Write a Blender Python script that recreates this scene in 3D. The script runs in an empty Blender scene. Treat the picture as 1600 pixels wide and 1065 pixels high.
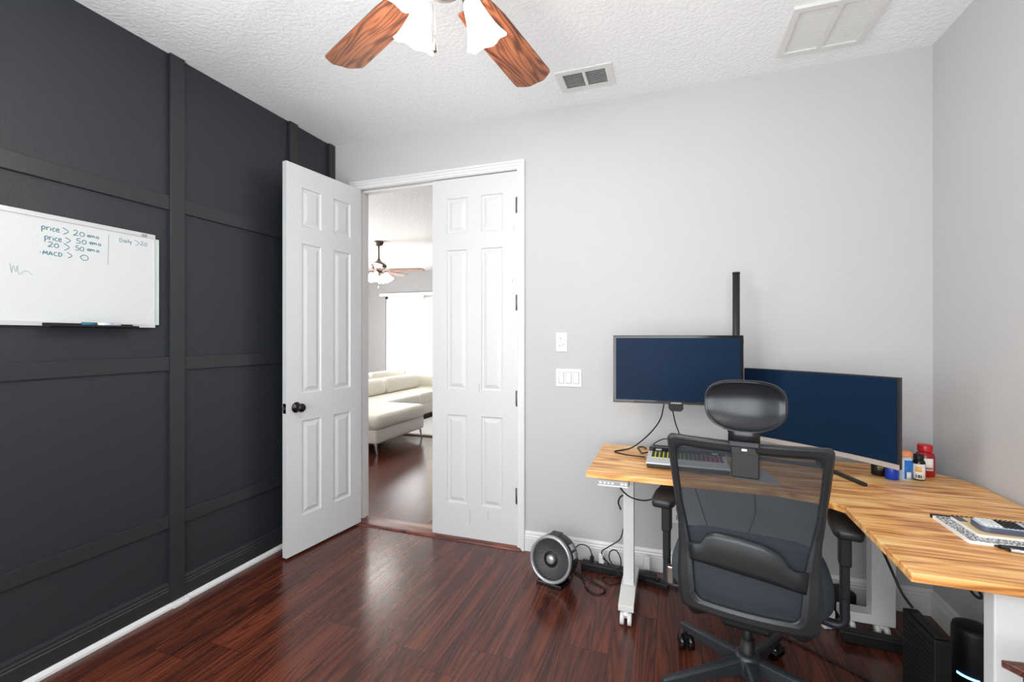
import bpy, bmesh, math, random
from mathutils import Vector, Matrix, Euler
random.seed(7)
PI = math.pi
R = math.radians
sc = bpy.context.scene
C = sc.collection

# ------------------------------------------------------------------ camera
cam_d = bpy.data.cameras.new('camera')
cam = bpy.data.objects.new('camera', cam_d)
C.objects.link(cam)
cam_d.sensor_width = 36.0
cam_d.lens = 36.0 * 710 / 1600
cam_d.shift_y = -5.5 / 1600
cam_d.clip_start = 0.02
cam.location = (0, 0, 1.35)
cam.rotation_euler = (R(90), 0, R(19.18))
sc.camera = cam

# ------------------------------------------------------------------ colour
vs = sc.view_settings
vs.view_transform = 'Standard'
vs.look = 'None'
vs.gamma = 1
vs.use_curve_mapping = False
vs.exposure = 0.06
sc.cycles.use_denoising = True
sc.cycles.max_bounces = 10
sc.cycles.diffuse_bounces = 6
sc.cycles.glossy_bounces = 4
sc.cycles.transparent_max_bounces = 12
sc.cycles.sample_clamp_indirect = 6

# ------------------------------------------------------------------ world and daylight
w = bpy.data.worlds.new('sky')
sc.world = w
w.use_nodes = True
bg = w.node_tree.nodes['Background']
bg.inputs[0].default_value = (0.925, 0.96, 0.985, 1)
bg.inputs[1].default_value = 6.8


def area(name, loc, rot, sx, sy, power, col=(1, 1, 1)):
    d = bpy.data.lights.new(name, 'AREA')
    d.shape = 'RECTANGLE'
    d.size = sx
    d.size_y = sy
    d.energy = power
    d.color = col
    o = bpy.data.objects.new(name, d)
    o.location = loc
    o.rotation_euler = rot
    C.objects.link(o)
    return o


def bulb(name, loc, power, col=(1, 0.95, 0.88), rad=0.04):
    d = bpy.data.lights.new(name, 'POINT')
    d.energy = power
    d.color = col
    d.shadow_soft_size = rad
    o = bpy.data.objects.new(name, d)
    o.location = loc
    C.objects.link(o)
    return o


# daylight through the study window behind the camera, the living room slider, and added unseen openings left and west
st_ = area('study_window_portal', (-0.55, -0.44, 1.45), (R(90), 0, 0), 2.5, 1.75, 1)
st_.data.cycles.is_portal = True
sw_ = area('added_left_window_portal', (-2.50, 0.17, 1.5), (0, R(-90), 0), 1.7, 0.95, 1)
sw_.data.cycles.is_portal = True
area('added_west_fill', (-7.27, 4.9, 1.4), (0, R(-90), 0), 2.0, 2.4, 215, (1.0, 0.985, 0.955))  # area light outside an unseen opening, added to brighten the living room
sl = area('slider_portal', (-4.905, 8.60, 1.12), (R(-90), 0, 0), 1.9, 2.2, 1)
sl.data.cycles.is_portal = True

# ------------------------------------------------------------------ materials


class G:
    """small shader graph helper"""

    def __init__(s, name):
        s.m = bpy.data.materials.new(name)
        s.m.use_nodes = True
        s.t = s.m.node_tree
        s.b = s.t.nodes['Principled BSDF']
        s.out = s.t.nodes['Material Output']

    def n(s, typ, **kw):
        nd = s.t.nodes.new(typ)
        for k, v in kw.items():
            if k.startswith('i_'):
                key = k[2:]
                key = int(key) if key.isdigit() else key.replace('_', ' ')
                s.put(nd.inputs[key], v)
            else:
                setattr(nd, k, v)
        return nd

    def put(s, sock, v):
        if isinstance(v, bpy.types.NodeSocket):
            s.t.links.new(v, sock)
        elif isinstance(v, bpy.types.Node):
            s.t.links.new(v.outputs[0], sock)
        else:
            sock.default_value = v

    def math(s, op, a, b=None, c=None):
        nd = s.t.nodes.new('ShaderNodeMath')
        nd.operation = op
        s.put(nd.inputs[0], a)
        if b is not None:
            s.put(nd.inputs[1], b)
        if c is not None:
            s.put(nd.inputs[2], c)
        return nd.outputs[0]

    def mix(s, f, a, b, mode='MIX'):
        nd = s.t.nodes.new('ShaderNodeMix')
        nd.data_type = 'RGBA'
        nd.blend_type = mode
        s.put(nd.inputs[0], f)
        s.put(nd.inputs[6], a)
        s.put(nd.inputs[7], b)
        return nd.outputs[2]

    def ramp(s, f, stops):
        nd = s.t.nodes.new('ShaderNodeValToRGB')
        while len(nd.color_ramp.elements) < len(stops):
            nd.color_ramp.elements.new(0.5)
        for e, (p, c) in zip(nd.color_ramp.elements, stops):
            e.position = p
            e.color = (c[0], c[1], c[2], 1)
        s.put(nd.inputs[0], f)
        return nd.outputs[0]

    def bump(s, h, strength=0.2, dist=0.002):
        nd = s.n('ShaderNodeBump')
        nd.inputs['Strength'].default_value = strength
        nd.inputs['Distance'].default_value = dist
        s.put(nd.inputs['Height'], h)
        s.t.links.new(nd.outputs[0], s.b.inputs['Normal'])


def srgb(r, g, b):
    def f(c):
        c /= 255
        return c / 12.92 if c <= 0.04045 else ((c + 0.055) / 1.055) ** 2.4
    return (f(r), f(g), f(b), 1)


def plain(name, col, rough=0.5, metal=0.0, bump=None, spec=None, vary=0.0, coat=0.0):
    g = G(name)
    g.b.inputs['Roughness'].default_value = rough
    g.b.inputs['Metallic'].default_value = metal
    if spec is not None:
        g.b.inputs['Specular IOR Level'].default_value = spec
    if coat:
        g.b.inputs['Coat Weight'].default_value = coat
        g.b.inputs['Coat Roughness'].default_value = 0.15
    tc = g.n('ShaderNodeTexCoord')
    nz = g.n('ShaderNodeTexNoise', i_Vector=tc.outputs['Object'], i_Scale=14.0, i_Detail=3.0)
    lo = tuple(c * (1 - vary) for c in col[:3]) + (1,)
    hi = tuple(min(1, c * (1 + vary)) for c in col[:3]) + (1,)
    g.put(g.b.inputs['Base Color'], g.mix(nz.outputs[0], lo, hi))
    if bump:
        sc_, st, ds = bump
        n2 = g.n('ShaderNodeTexNoise', i_Vector=tc.outputs['Object'], i_Scale=float(sc_), i_Detail=4.0)
        g.bump(n2.outputs[0], st, ds)
    return g.m


def emit(name, col, strength):
    g = G(name)
    g.b.inputs['Base Color'].default_value = col
    g.b.inputs['Emission Color'].default_value = col
    g.b.inputs['Emission Strength'].default_value = strength
    return g.m


def floor_mat():
    g = G('cherry_laminate')
    tc = g.n('ShaderNodeTexCoord')
    sp = g.n('ShaderNodeSeparateXYZ', i_0=tc.outputs['Object'])
    x, y = sp.outputs[0], sp.outputs[1]
    PW, PL = 0.187, 1.21
    px = g.math('DIVIDE', g.math('ADD', x, 10 * PW + 0.62), PW)
    row = g.math('FLOOR', px)
    rn = g.n('ShaderNodeTexWhiteNoise', noise_dimensions='1D')
    g.put(rn.inputs['W'], row)
    py = g.math('ADD', g.math('DIVIDE', y, PL), rn.outputs[0])
    col = g.math('FLOOR', py)
    cell = g.n('ShaderNodeCombineXYZ', i_0=row, i_1=col)
    cr = g.n('ShaderNodeTexWhiteNoise', noise_dimensions='3D', i_Vector=cell.outputs[0])
    off = g.n('ShaderNodeVectorMath', operation='SCALE', i_0=cr.outputs['Color'])
    off.inputs['Scale'].default_value = 37.0
    # figure: contour lines of a noise stretched along the plank
    st = g.n('ShaderNodeMapping', i_Vector=tc.outputs['Object'])
    st.inputs['Scale'].default_value = (8.0, 0.55, 1)
    ad = g.n('ShaderNodeVectorMath', operation='ADD', i_0=st.outputs[0], i_1=off.outputs[0])
    big = g.n('ShaderNodeTexNoise', i_Vector=ad.outputs[0], i_Scale=1.0, i_Detail=1.0, i_Roughness=0.4)
    rings = g.math('SINE', g.math('MULTIPLY', big.outputs[0], 120.0))
    rings = g.math('POWER', g.math('MULTIPLY_ADD', rings, 0.5, 0.5), 0.55)
    st2 = g.n('ShaderNodeMapping', i_Vector=tc.outputs['Object'])
    st2.inputs['Scale'].default_value = (130.0, 1.6, 1)
    ad2 = g.n('ShaderNodeVectorMath', operation='ADD', i_0=st2.outputs[0], i_1=off.outputs[0])
    fine = g.n('ShaderNodeTexNoise', i_Vector=ad2.outputs[0], i_Scale=1.0, i_Detail=3.0)
    st3 = g.n('ShaderNodeMapping', i_Vector=tc.outputs['Object'])
    st3.inputs['Scale'].default_value = (20.0, 0.5, 1)
    ad3 = g.n('ShaderNodeVectorMath', operation='ADD', i_0=st3.outputs[0], i_1=off.outputs[0])
    band = g.n('ShaderNodeTexNoise', i_Vector=ad3.outputs[0], i_Scale=1.0, i_Detail=2.0)
    f = g.math('ADD', g.math('MULTIPLY', rings, 0.18), g.math('MULTIPLY', fine.outputs[0], 0.46))
    f = g.math('ADD', f, g.math('MULTIPLY', band.outputs[0], 0.62))
    f = g.math('SUBTRACT', f, 0.16)
    c = g.ramp(f, [(0.18, srgb(40, 19, 14)), (0.40, srgb(68, 32, 23)), (0.56, srgb(92, 45, 31)), (0.80, srgb(120, 64, 44))])
    tone = g.math('MULTIPLY_ADD', cr.outputs['Value'], 0.36, 0.80)
    mul = g.n('ShaderNodeVectorMath', operation='SCALE', i_0=c)
    g.put(mul.inputs['Scale'], tone)
    fx = g.math('FRACT', px)
    fy = g.math('FRACT', py)
    ex = g.math('MINIMUM', fx, g.math('SUBTRACT', 1.0, fx))
    ey = g.math('MULTIPLY', g.math('MINIMUM', fy, g.math('SUBTRACT', 1.0, fy)), PL / PW)
    gap = g.math('LESS_THAN', g.math('MINIMUM', ex, ey), 0.0085)
    g.put(g.b.inputs['Base Color'], g.mix(g.math('MULTIPLY', gap, 0.65), mul.outputs[0], srgb(20, 8, 6)))
    rough = g.math('MULTIPLY_ADD', fine.outputs[0], 0.08, 0.19)
    g.put(g.b.inputs['Roughness'], rough)
    g.b.inputs['Specular IOR Level'].default_value = 0.5
    h = g.math('SUBTRACT', g.math('MULTIPLY', fine.outputs[0], 0.25), gap)
    g.bump(h, 0.025, 0.001)
    return g.m


def grain_mat(name, stops, axis='X', scale=1.0, rough=0.35, rings_n=70, ringw=0.35, coords='Object', stretch=9.0):
    g = G(name)
    tc = g.n('ShaderNodeTexCoord')
    st = g.n('ShaderNodeMapping', i_Vector=tc.outputs[coords])
    k = stretch * scale
    st.inputs['Scale'].default_value = (1.1 * scale, k, k) if axis == 'X' else (k, 1.1 * scale, k)
    big = g.n('ShaderNodeTexNoise', i_Vector=st.outputs[0], i_Scale=1.0, i_Detail=1.8, i_Roughness=0.5)
    rings = g.math('MULTIPLY_ADD', g.math('SINE', g.math('MULTIPLY', big.outputs[0], float(rings_n))), 0.5, 0.5)
    st2 = g.n('ShaderNodeMapping', i_Vector=tc.outputs[coords])
    st2.inputs['Scale'].default_value = (3.5 * scale, 60 * scale, 60 * scale) if axis == 'X' else (60 * scale, 3.5 * scale, 60 * scale)
    fine = g.n('ShaderNodeTexNoise', i_Vector=st2.outputs[0], i_Scale=1.0, i_Detail=4.0)
    st3 = g.n('ShaderNodeMapping', i_Vector=tc.outputs[coords])
    st3.inputs['Scale'].default_value = (2.0 * scale, 15 * scale, 15 * scale) if axis == 'X' else (15 * scale, 2.0 * scale, 15 * scale)
    band = g.n('ShaderNodeTexNoise', i_Vector=st3.outputs[0], i_Scale=1.0, i_Detail=3.0, i_Distortion=0.6)
    f = g.math('ADD', g.math('MULTIPLY', rings, ringw), g.math('MULTIPLY', fine.outputs[0], 0.35))
    f = g.math('ADD', f, g.math('MULTIPLY', band.outputs[0], 1.15))
    f = g.math('SUBTRACT', f, 0.42)
    g.put(g.b.inputs['Base Color'], g.ramp(f, stops))
    g.b.inputs['Roughness'].default_value = rough
    g.bump(fine.outputs[0], 0.06, 0.001)
    return g.m


def mesh_mat():
    g = G('chair_mesh_fabric')
    g.b.inputs['Base Color'].default_value = srgb(34, 41, 48)
    g.b.inputs['Roughness'].default_value = 0.7
    tc = g.n('ShaderNodeTexCoord')
    nz = g.n('ShaderNodeTexNoise', i_Vector=tc.outputs['Object'], i_Scale=9.0, i_Detail=2.0)
    tr = g.n('ShaderNodeBsdfTransparent')
    mx = g.n('ShaderNodeMixShader')
    g.put(mx.inputs[0], g.math('MULTIPLY_ADD', nz.outputs[0], 0.08, 0.72))
    g.t.links.new(tr.outputs[0], mx.inputs[1])
    g.t.links.new(g.b.outputs[0], mx.inputs[2])
    g.t.links.new(mx.outputs[0], g.out.inputs[0])
    return g.m


def marble_mat():
    g = G('marbled_notebook_cover')
    tc = g.n('ShaderNodeTexCoord')
    v = g.n('ShaderNodeTexVoronoi', i_Vector=tc.outputs['Object'], i_Scale=170.0)
    n = g.n('ShaderNodeTexNoise', i_Vector=tc.outputs['Object'], i_Scale=190.0, i_Detail=3.0)
    s_ = g.math('GREATER_THAN', g.math('ADD', g.math('MULTIPLY', v.outputs[0], 0.35), n.outputs[0]), 0.68)
    g.put(g.b.inputs['Base Color'], g.mix(s_, srgb(20, 20, 22), srgb(225, 225, 225)))
    g.b.inputs['Roughness'].default_value = 0.4
    return g.m


def ceiling_mat():
    g = G('knockdown_ceiling')
    g.b.inputs['Base Color'].default_value = srgb(243, 244, 245)
    g.b.inputs['Roughness'].default_value = 0.85
    tc = g.n('ShaderNodeTexCoord')
    n = g.n('ShaderNodeTexNoise', i_Vector=tc.outputs['Object'], i_Scale=55.0, i_Detail=3.0, i_Roughness=0.55)
    r_ = g.ramp(n.outputs[0], [(0.42, (0, 0, 0)), (0.58, (1, 1, 1))])
    g.bump(r_, 0.35, 0.006)
    return g.m


def screen_mat():
    g = G('dark_screen')
    tc = g.n('ShaderNodeTexCoord')
    n = g.n('ShaderNodeTexNoise', i_Vector=tc.outputs['Object'], i_Scale=3.0, i_Detail=2.0)
    g.put(g.b.inputs['Base Color'], g.mix(n.outputs[0], srgb(8, 28, 46), srgb(14, 38, 66)))
    g.b.inputs['Roughness'].default_value = 0.45
    g.b.inputs['Specular IOR Level'].default_value = 0.1
    return g.m


def keys_mat():
    """keyboard legends lit from yellow-green on the left to red on the right"""
    g = G('backlit_keys')
    tc = g.n('ShaderNodeTexCoord')
    sp = g.n('ShaderNodeSeparateXYZ', i_0=tc.outputs['Object'])
    f = g.math('MULTIPLY_ADD', sp.outputs[0], 2.7, 0.5)
    c = g.ramp(f, [(0.0, srgb(220, 200, 40)), (0.35, srgb(150, 170, 50)), (0.6, srgb(120, 90, 60)), (0.85, srgb(200, 60, 60)), (1.0, srgb(220, 60, 60))])
    g.put(g.b.inputs['Base Color'], c)
    g.put(g.b.inputs['Emission Color'], c)
    g.b.inputs['Emission Strength'].default_value = 0.55
    return g.m


M = {}
M['floor'] = floor_mat()
M['wall'] = plain('grey_wall_paint', srgb(190, 190, 190), 0.75, bump=(160, 0.12, 0.002), vary=0.012)
M['lwall'] = plain('living_wall_paint', srgb(160, 160, 161), 0.8)
M['black_wall'] = plain('charcoal_wall_paint', srgb(37, 40, 44), 0.5, bump=(120, 0.35, 0.003), vary=0.04)
M['black_trim'] = plain('charcoal_trim_paint', srgb(40, 42, 45), 0.42, bump=(60, 0.05, 0.001), vary=0.04)
M['ceiling'] = ceiling_mat()
M['white_trim'] = plain('white_gloss_paint', srgb(222, 222, 222), 0.35, vary=0.01)
M['door'] = plain('white_door_paint', srgb(211, 212, 213), 0.38, vary=0.01)
M['desk'] = grain_mat('acacia_desk_laminate', [(0.08, srgb(122, 70, 36)), (0.30, srgb(196, 130, 70)), (0.50, srgb(234, 174, 102)), (0.80, srgb(250, 212, 150))], 'X', 1.45, 0.32, 46, 0.24)
M['blade'] = grain_mat('fan_blade_wood', [(0.15, srgb(58, 28, 18)), (0.38, srgb(104, 54, 32)), (0.58, srgb(136, 78, 46)), (0.85, srgb(158, 98, 62))], 'X', 1.5, 0.4, 90, 0.42, stretch=8.0)
M['threshold'] = grain_mat('threshold_wood', [(0.1, srgb(48, 20, 14)), (0.5, srgb(104, 52, 40)), (0.9, srgb(140, 78, 60))], 'X', 1.5, 0.3)
M['mahogany'] = grain_mat('mahogany', [(0.1, srgb(52, 26, 20)), (0.5, srgb(84, 46, 36)), (0.9, srgb(110, 64, 50))], 'X', 2, 0.4)
M['black_plastic'] = plain('black_plastic', srgb(28, 29, 32), 0.42, vary=0.05)
M['chair_plastic'] = plain('chair_plastic', srgb(31, 33, 35), 0.38, vary=0.06, bump=(260, 0.04, 0.0005))
M['shell'] = plain('smooth_headrest_shell', srgb(24, 26, 29), 0.30, vary=0.04)
M['arm_grey'] = plain('dark_grey_metal', srgb(38, 42, 47), 0.4, vary=0.04)
M['seat_fabric'] = plain('seat_fabric', srgb(48, 56, 62), 0.9, bump=(420, 0.3, 0.001), vary=0.12)
M['mesh'] = mesh_mat()
M['gloss_black'] = plain('gloss_black', srgb(12, 12, 14), 0.12)
M['dull_black'] = plain('dull_black', srgb(9, 9, 10), 0.55)
M['cable'] = plain('black_rubber_cable', srgb(16, 16, 17), 0.5)
M['bronze'] = plain('dark_nickel', srgb(52, 50, 48), 0.22, 0.9)
M['hinge'] = plain('hinge_metal', srgb(120, 116, 108), 0.35, 0.9)
M['nickel'] = plain('brushed_nickel', srgb(150, 140, 130), 0.3, 0.9)
M['fan_metal'] = plain('antique_bronze', srgb(112, 98, 92), 0.35, 0.7)
M['desk_white'] = plain('white_powder_coat', srgb(212, 212, 210), 0.4)
M['white_plastic'] = plain('white_plastic', srgb(220, 220, 218), 0.35)
M['grey_plastic'] = plain('grey_plastic', srgb(150, 152, 154), 0.4)
M['silver'] = plain('silver_plastic', srgb(176, 176, 180), 0.25, 0.6)
M['chin'] = plain('silver_chin', srgb(186, 178, 172), 0.3, 0.3)
M['screen'] = screen_mat()
M['keys'] = keys_mat()
M['keycap'] = plain('keycap', srgb(30, 30, 30), 0.5)
M['board'] = plain('whiteboard_enamel', srgb(204, 206, 206), 0.22)
M['alu'] = plain('pale_aluminium', srgb(200, 200, 200), 0.35, 0.2)
M['mint'] = plain('pale_green_edge', srgb(198, 212, 204), 0.4)
M['ink'] = plain('teal_marker_ink', srgb(10, 104, 118), 0.6)
M['ink_grey'] = plain('grey_marker_ink', srgb(150, 156, 158), 0.6)
M['teal'] = plain('teal_plastic', srgb(26, 104, 120), 0.4)
M['leather'] = plain('cream_leather', srgb(232, 228, 216), 0.42, vary=0.03, bump=(30, 0.1, 0.004))
M['chrome'] = plain('chrome', srgb(190, 190, 190), 0.12, 1.0)
M['rug'] = plain('white_rug', srgb(232, 232, 232), 0.95, bump=(90, 0.5, 0.01))
M['glow'] = emit('lit_shade_glass', (1.0, 0.97, 0.93, 1), 10.0)
M['glow2'] = emit('lit_shade_glass_far', (1.0, 0.97, 0.95, 1), 6.0)
M['red'] = plain('red_bottle', srgb(158, 22, 32), 0.18)
M['red_cap'] = plain('red_cap', srgb(188, 30, 42), 0.3)
M['label_white'] = plain('paper_label', srgb(232, 232, 228), 0.5)
M['blue'] = plain('bright_blue_label', srgb(28, 110, 200), 0.35)
M['deep_blue'] = plain('deep_blue_plastic', srgb(14, 62, 178), 0.3)
M['orange'] = plain('orange_cap', srgb(240, 150, 96), 0.4)
M['orange2'] = plain('orange_print', srgb(244, 180, 96), 0.5)
M['gold'] = plain('gold_print', srgb(204, 176, 96), 0.4)
M['clear'] = plain('frosted_clear_plastic', srgb(186, 206, 222), 0.2)
M['marble'] = marble_mat()
M['kraft'] = plain('kraft_cover', srgb(216, 190, 148), 0.6, vary=0.04)
M['calc_dark'] = plain('slate_plastic', srgb(78, 82, 100), 0.35)
M['calc_light'] = plain('light_grey_faceplate', srgb(186, 198, 214), 0.35)
M['lcd'] = plain('lcd_window', srgb(76, 92, 88), 0.2)
M['palm'] = plain('pale_silver_palm_rest', srgb(196, 204, 208), 0.35)
M['paper_mat'] = plain('grey_sheet', srgb(168, 172, 176), 0.5)
M['led'] = emit('blue_led', (0.12, 0.45, 1.0, 1), 7.0)
M['leaf'] = plain('pale_foliage', srgb(120, 158, 150), 0.7, vary=0.2)
M['lanai'] = plain('cream_stucco', srgb(240, 226, 176), 0.8)
M['patio'] = plain('pale_patio_concrete', srgb(224, 220, 212), 0.8)
M['vent_dark'] = plain('duct_interior', srgb(40, 40, 40), 0.8)
M['scuff_gap'] = plain('grey_scuff_gap', srgb(150, 150, 150), 0.6)

# ------------------------------------------------------------------ mesh builder


class MB:
    def __init__(s):
        s.bm = bmesh.new()

    def add(s, bm2, mtx=None, mi=0, smooth=False):
        base = len(s.bm.verts)
        vs_ = [s.bm.verts.new(mtx @ v.co if mtx else v.co) for v in bm2.verts]
        bm2.verts.index_update()
        for f in bm2.faces:
            try:
                nf = s.bm.faces.new([vs_[v.index] for v in f.verts])
                nf.material_index = mi
                nf.smooth = smooth
            except ValueError:
                pass
        bm2.free()

    def box(s, lo, hi, bev=0.0, mtx=None, mi=0, seg=2):
        b = bmesh.new()
        bmesh.ops.create_cube(b, size=1)
        c = [(lo[i] + hi[i]) / 2 for i in range(3)]
        d = [hi[i] - lo[i] for i in range(3)]
        for v in b.verts:
            v.co = Vector((c[0] + v.co.x * d[0], c[1] + v.co.y * d[1], c[2] + v.co.z * d[2]))
        if bev > 0:
            bmesh.ops.bevel(b, geom=b.edges[:], offset=bev, segments=seg, affect='EDGES', profile=0.5)
        s.add(b, mtx, mi)
        return s

    def cyl(s, p0, p1, r0, r1=None, n=24, mi=0, caps=True, smooth=True):
        r1 = r0 if r1 is None else r1
        p0, p1 = Vector(p0), Vector(p1)
        q = (p1 - p0).to_track_quat('Z', 'Y')
        L = (p1 - p0).length
        return s.lathe([(0 if caps else r0, 0), (r0, 0), (r1, L), (0 if caps else r1, L)], Matrix.Translation(p0) @ q.to_matrix().to_4x4(), n, mi, smooth)

    def lathe(s, prof, mtx=None, n=32, mi=0, smooth=True):
        mtx = mtx or Matrix()
        rings = []
        for r, z in prof:
            if r < 1e-6:
                rings.append([s.bm.verts.new(mtx @ Vector((0, 0, z)))])
            else:
                rings.append([s.bm.verts.new(mtx @ Vector((r * math.cos(2 * PI * k / n), r * math.sin(2 * PI * k / n), z))) for k in range(n)])
        for a, b in zip(rings, rings[1:]):
            for k in range(n):
                k2 = (k + 1) % n
                if len(a) == 1 and len(b) == 1:
                    continue
                if len(a) == 1:
                    vs_ = [a[0], b[k2], b[k]]
                elif len(b) == 1:
                    vs_ = [a[k], a[k2], b[0]]
                else:
                    vs_ = [a[k], a[k2], b[k2], b[k]]
                try:
                    f = s.bm.faces.new(vs_)
                    f.smooth = smooth
                    f.material_index = mi
                except ValueError:
                    pass
        return s

    def tube(s, pts, r, n=8, smooth_path=True, mi=0, sub=6, flat=None):
        pts = [Vector(p) for p in pts]
        if smooth_path and len(pts) > 2:
            out = []
            P = [pts[0] * 2 - pts[1]] + pts + [pts[-1] * 2 - pts[-2]]
            for i in range(1, len(P) - 2):
                p0, p1, p2, p3 = P[i - 1:i + 3]
                for j in range(sub):
                    t = j / sub
                    out.append(0.5 * ((2 * p1) + (-p0 + p2) * t + (2 * p0 - 5 * p1 + 4 * p2 - p3) * t * t + (-p0 + 3 * p1 - 3 * p2 + p3) * t ** 3))
            out.append(pts[-1])
            pts = out
        rings = []
        up = None
        for i, p in enumerate(pts):
            t = (pts[min(i + 1, len(pts) - 1)] - pts[max(i - 1, 0)])
            if t.length < 1e-9:
                t = Vector((0, 0, 1))
            t.normalize()
            if up is None:
                up = Vector((0, 0, 1)) if abs(t.z) < 0.9 else Vector((1, 0, 0))
            a = t.cross(up).normalized()
            up = a.cross(t).normalized()
            rr = r(i / max(1, len(pts) - 1)) if callable(r) else r
            rw, rh = (rr, rr) if flat is None else (rr, rr * flat)
            rings.append([s.bm.verts.new(p + a * (rw * math.cos(2 * PI * k / n)) + up * (rh * math.sin(2 * PI * k / n))) for k in range(n)])
        for A, B in zip(rings, rings[1:]):
            for k in range(n):
                f = s.bm.faces.new([A[k], A[(k + 1) % n], B[(k + 1) % n], B[k]])
                f.smooth = True
                f.material_index = mi
        for ring in (rings[0][::-1], rings[-1]):
            f = s.bm.faces.new(ring)
            f.material_index = mi
        return s

    def prism(s, pts, z0, z1, mtx=None, mi=0, bev=0.0):
        b = bmesh.new()
        lo = [b.verts.new((p[0], p[1], z0)) for p in pts]
        hi = [b.verts.new((p[0], p[1], z1)) for p in pts]
        b.faces.new(lo[::-1])
        b.faces.new(hi)
        n = len(pts)
        for k in range(n):
            b.faces.new([lo[k], lo[(k + 1) % n], hi[(k + 1) % n], hi[k]])
        bmesh.ops.recalc_face_normals(b, faces=b.faces[:])
        if bev > 0:
            bmesh.ops.bevel(b, geom=b.edges[:], offset=bev, segments=2, affect='EDGES', profile=0.5)
        s.add(b, mtx, mi)
        return s

    def grid(s, rows, mi=0, close_u=False, smooth=True):
        """rows of points -> quads"""
        V = [[s.bm.verts.new(Vector(p)) for p in r_] for r_ in rows]
        for a, b in zip(V, V[1:]):
            n = len(a)
            for k in range(n if close_u else n - 1):
                k2 = (k + 1) % n
                try:
                    f = s.bm.faces.new([a[k], a[k2], b[k2], b[k]])
                    f.smooth = smooth
                    f.material_index = mi
                except ValueError:
                    pass
        return V

    def ring(s, O, I, z0, z1, mtx=None, mi=0):
        """mitred rectangular frame, O and I = (x0, y0, x1, y1)"""
        mtx = mtx or Matrix()
        co = lambda Q: [(Q[0], Q[1]), (Q[2], Q[1]), (Q[2], Q[3]), (Q[0], Q[3])]
        rows = []
        for (ox, oy), (ix, iy) in zip(co(O), co(I)):
            rows.append([mtx @ Vector(p) for p in ((ox, oy, z0), (ox, oy, z1), (ix, iy, z1), (ix, iy, z0))])
        V = [[s.bm.verts.new(p) for p in r_] for r_ in rows]
        for a in range(4):
            A, B = V[a], V[(a + 1) % 4]
            for k in range(4):
                f = s.bm.faces.new([A[k], A[(k + 1) % 4], B[(k + 1) % 4], B[k]])
                f.material_index = mi
        return s

    def build(s, name, mats, parent=None, bevel=None, sub=0, auto=True, solid=None):
        bmesh.ops.recalc_face_normals(s.bm, faces=s.bm.faces[:])
        me = bpy.data.meshes.new(name)
        s.bm.to_mesh(me)
        s.bm.free()
        if not isinstance(mats, (list, tuple)):
            mats = [mats]
        for m in mats:
            me.materials.append(m)
        o = bpy.data.objects.new(name, me)
        C.objects.link(o)
        if parent:
            o.parent = parent
        if solid:
            md = o.modifiers.new('solid', 'SOLIDIFY')
            md.thickness = solid
            md.offset = 0
        if bevel:
            md = o.modifiers.new('bevel', 'BEVEL')
            md.width = bevel
            md.segments = 2
            md.limit_method = 'ANGLE'
            md.angle_limit = R(40)
        if sub:
            md = o.modifiers.new('sub', 'SUBSURF')
            md.levels = sub
            md.render_levels = sub
        return o


def tag(o, label, cat, group=None, kind=None):
    o['label'] = label
    o['category'] = cat
    if group:
        o['group'] = group
    if kind:
        o['kind'] = kind
    return o


def thing(name, label, cat, loc=(0, 0, 0), rz=0, group=None):
    o = bpy.data.objects.new(name, None)
    o.empty_display_size = 0.1
    C.objects.link(o)
    o.location = loc
    o.rotation_euler = (0, 0, rz)
    return tag(o, label, cat, group)


def struct(o, label=None, cat=None):
    o['kind'] = 'structure'
    if label:
        o['label'] = label
    if cat:
        o['category'] = cat
    return o


def clone(o, parent=None):
    c = o.copy()
    C.objects.link(c)
    c.parent = parent
    for ch in list(o.children):
        clone(ch, c)
    return c


def text_obj(name, s, size, mtx, m, parent):
    cu = bpy.data.curves.new(name, 'FONT')
    cu.body = s
    cu.size = size
    cu.align_x = 'CENTER'
    cu.align_y = 'CENTER'
    cu.extrude = 0.0002
    t = bpy.data.objects.new(name + '_tmp', cu)
    C.objects.link(t)
    bpy.context.view_layer.update()
    dg = bpy.context.evaluated_depsgraph_get()
    me = bpy.data.meshes.new_from_object(t.evaluated_get(dg))
    bpy.data.objects.remove(t)
    me.materials.clear()
    me.materials.append(m)
    o = bpy.data.objects.new(name, me)
    C.objects.link(o)
    o.parent = parent
    o.matrix_local = mtx
    return o


# ------------------------------------------------------------------ room shell
XL, XR, YB, YR, ZC = -2.37, 1.207, 2.76, -0.40, 2.77
YB2 = 2.88                      # living room face of the back wall
DX0, DX1, DZ = -2.155, -0.925, 2.425
LX0, LX1, LY1 = -7.2, 2.0, 8.45
b = MB()
b.box((XL - 0.12, YR - 0.12, -0.06), (XR + 0.12, YB2, 0))
b.box((LX0 - 0.1, YB2, -0.06), (LX1 + 0.1, 8.57, 0))
struct(b.build('floor', M['floor']), 'dark cherry laminate plank floor running from the study into the living room', 'floor')
b = MB()
b.box((XL - 0.12, YR - 0.12, ZC), (XR + 0.12, YB2, ZC + 0.08))
b.box((LX0 - 0.1, YB2, ZC), (LX1 + 0.1, 8.57, ZC + 0.08))
struct(b.build('ceiling', M['ceiling']), 'white knockdown textured ceiling', 'ceiling')
b = MB()
VY0, VY1 = -0.31, 0.65  # unseen opening added to light the right wall and the desk
b.box((XL - 0.12, YR - 0.12, 0), (XL, VY0, ZC))
b.box((XL - 0.12, VY1, 0), (XL, YB, ZC))
b.box((XL - 0.12, VY0, 0), (XL, VY1, 0.62))
b.box((XL - 0.12, VY0, 2.36), (XL, VY1, ZC))
struct(b.build('wall_left', M['black_wall']), 'charcoal painted accent wall with battens', 'wall')
b = MB()
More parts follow.
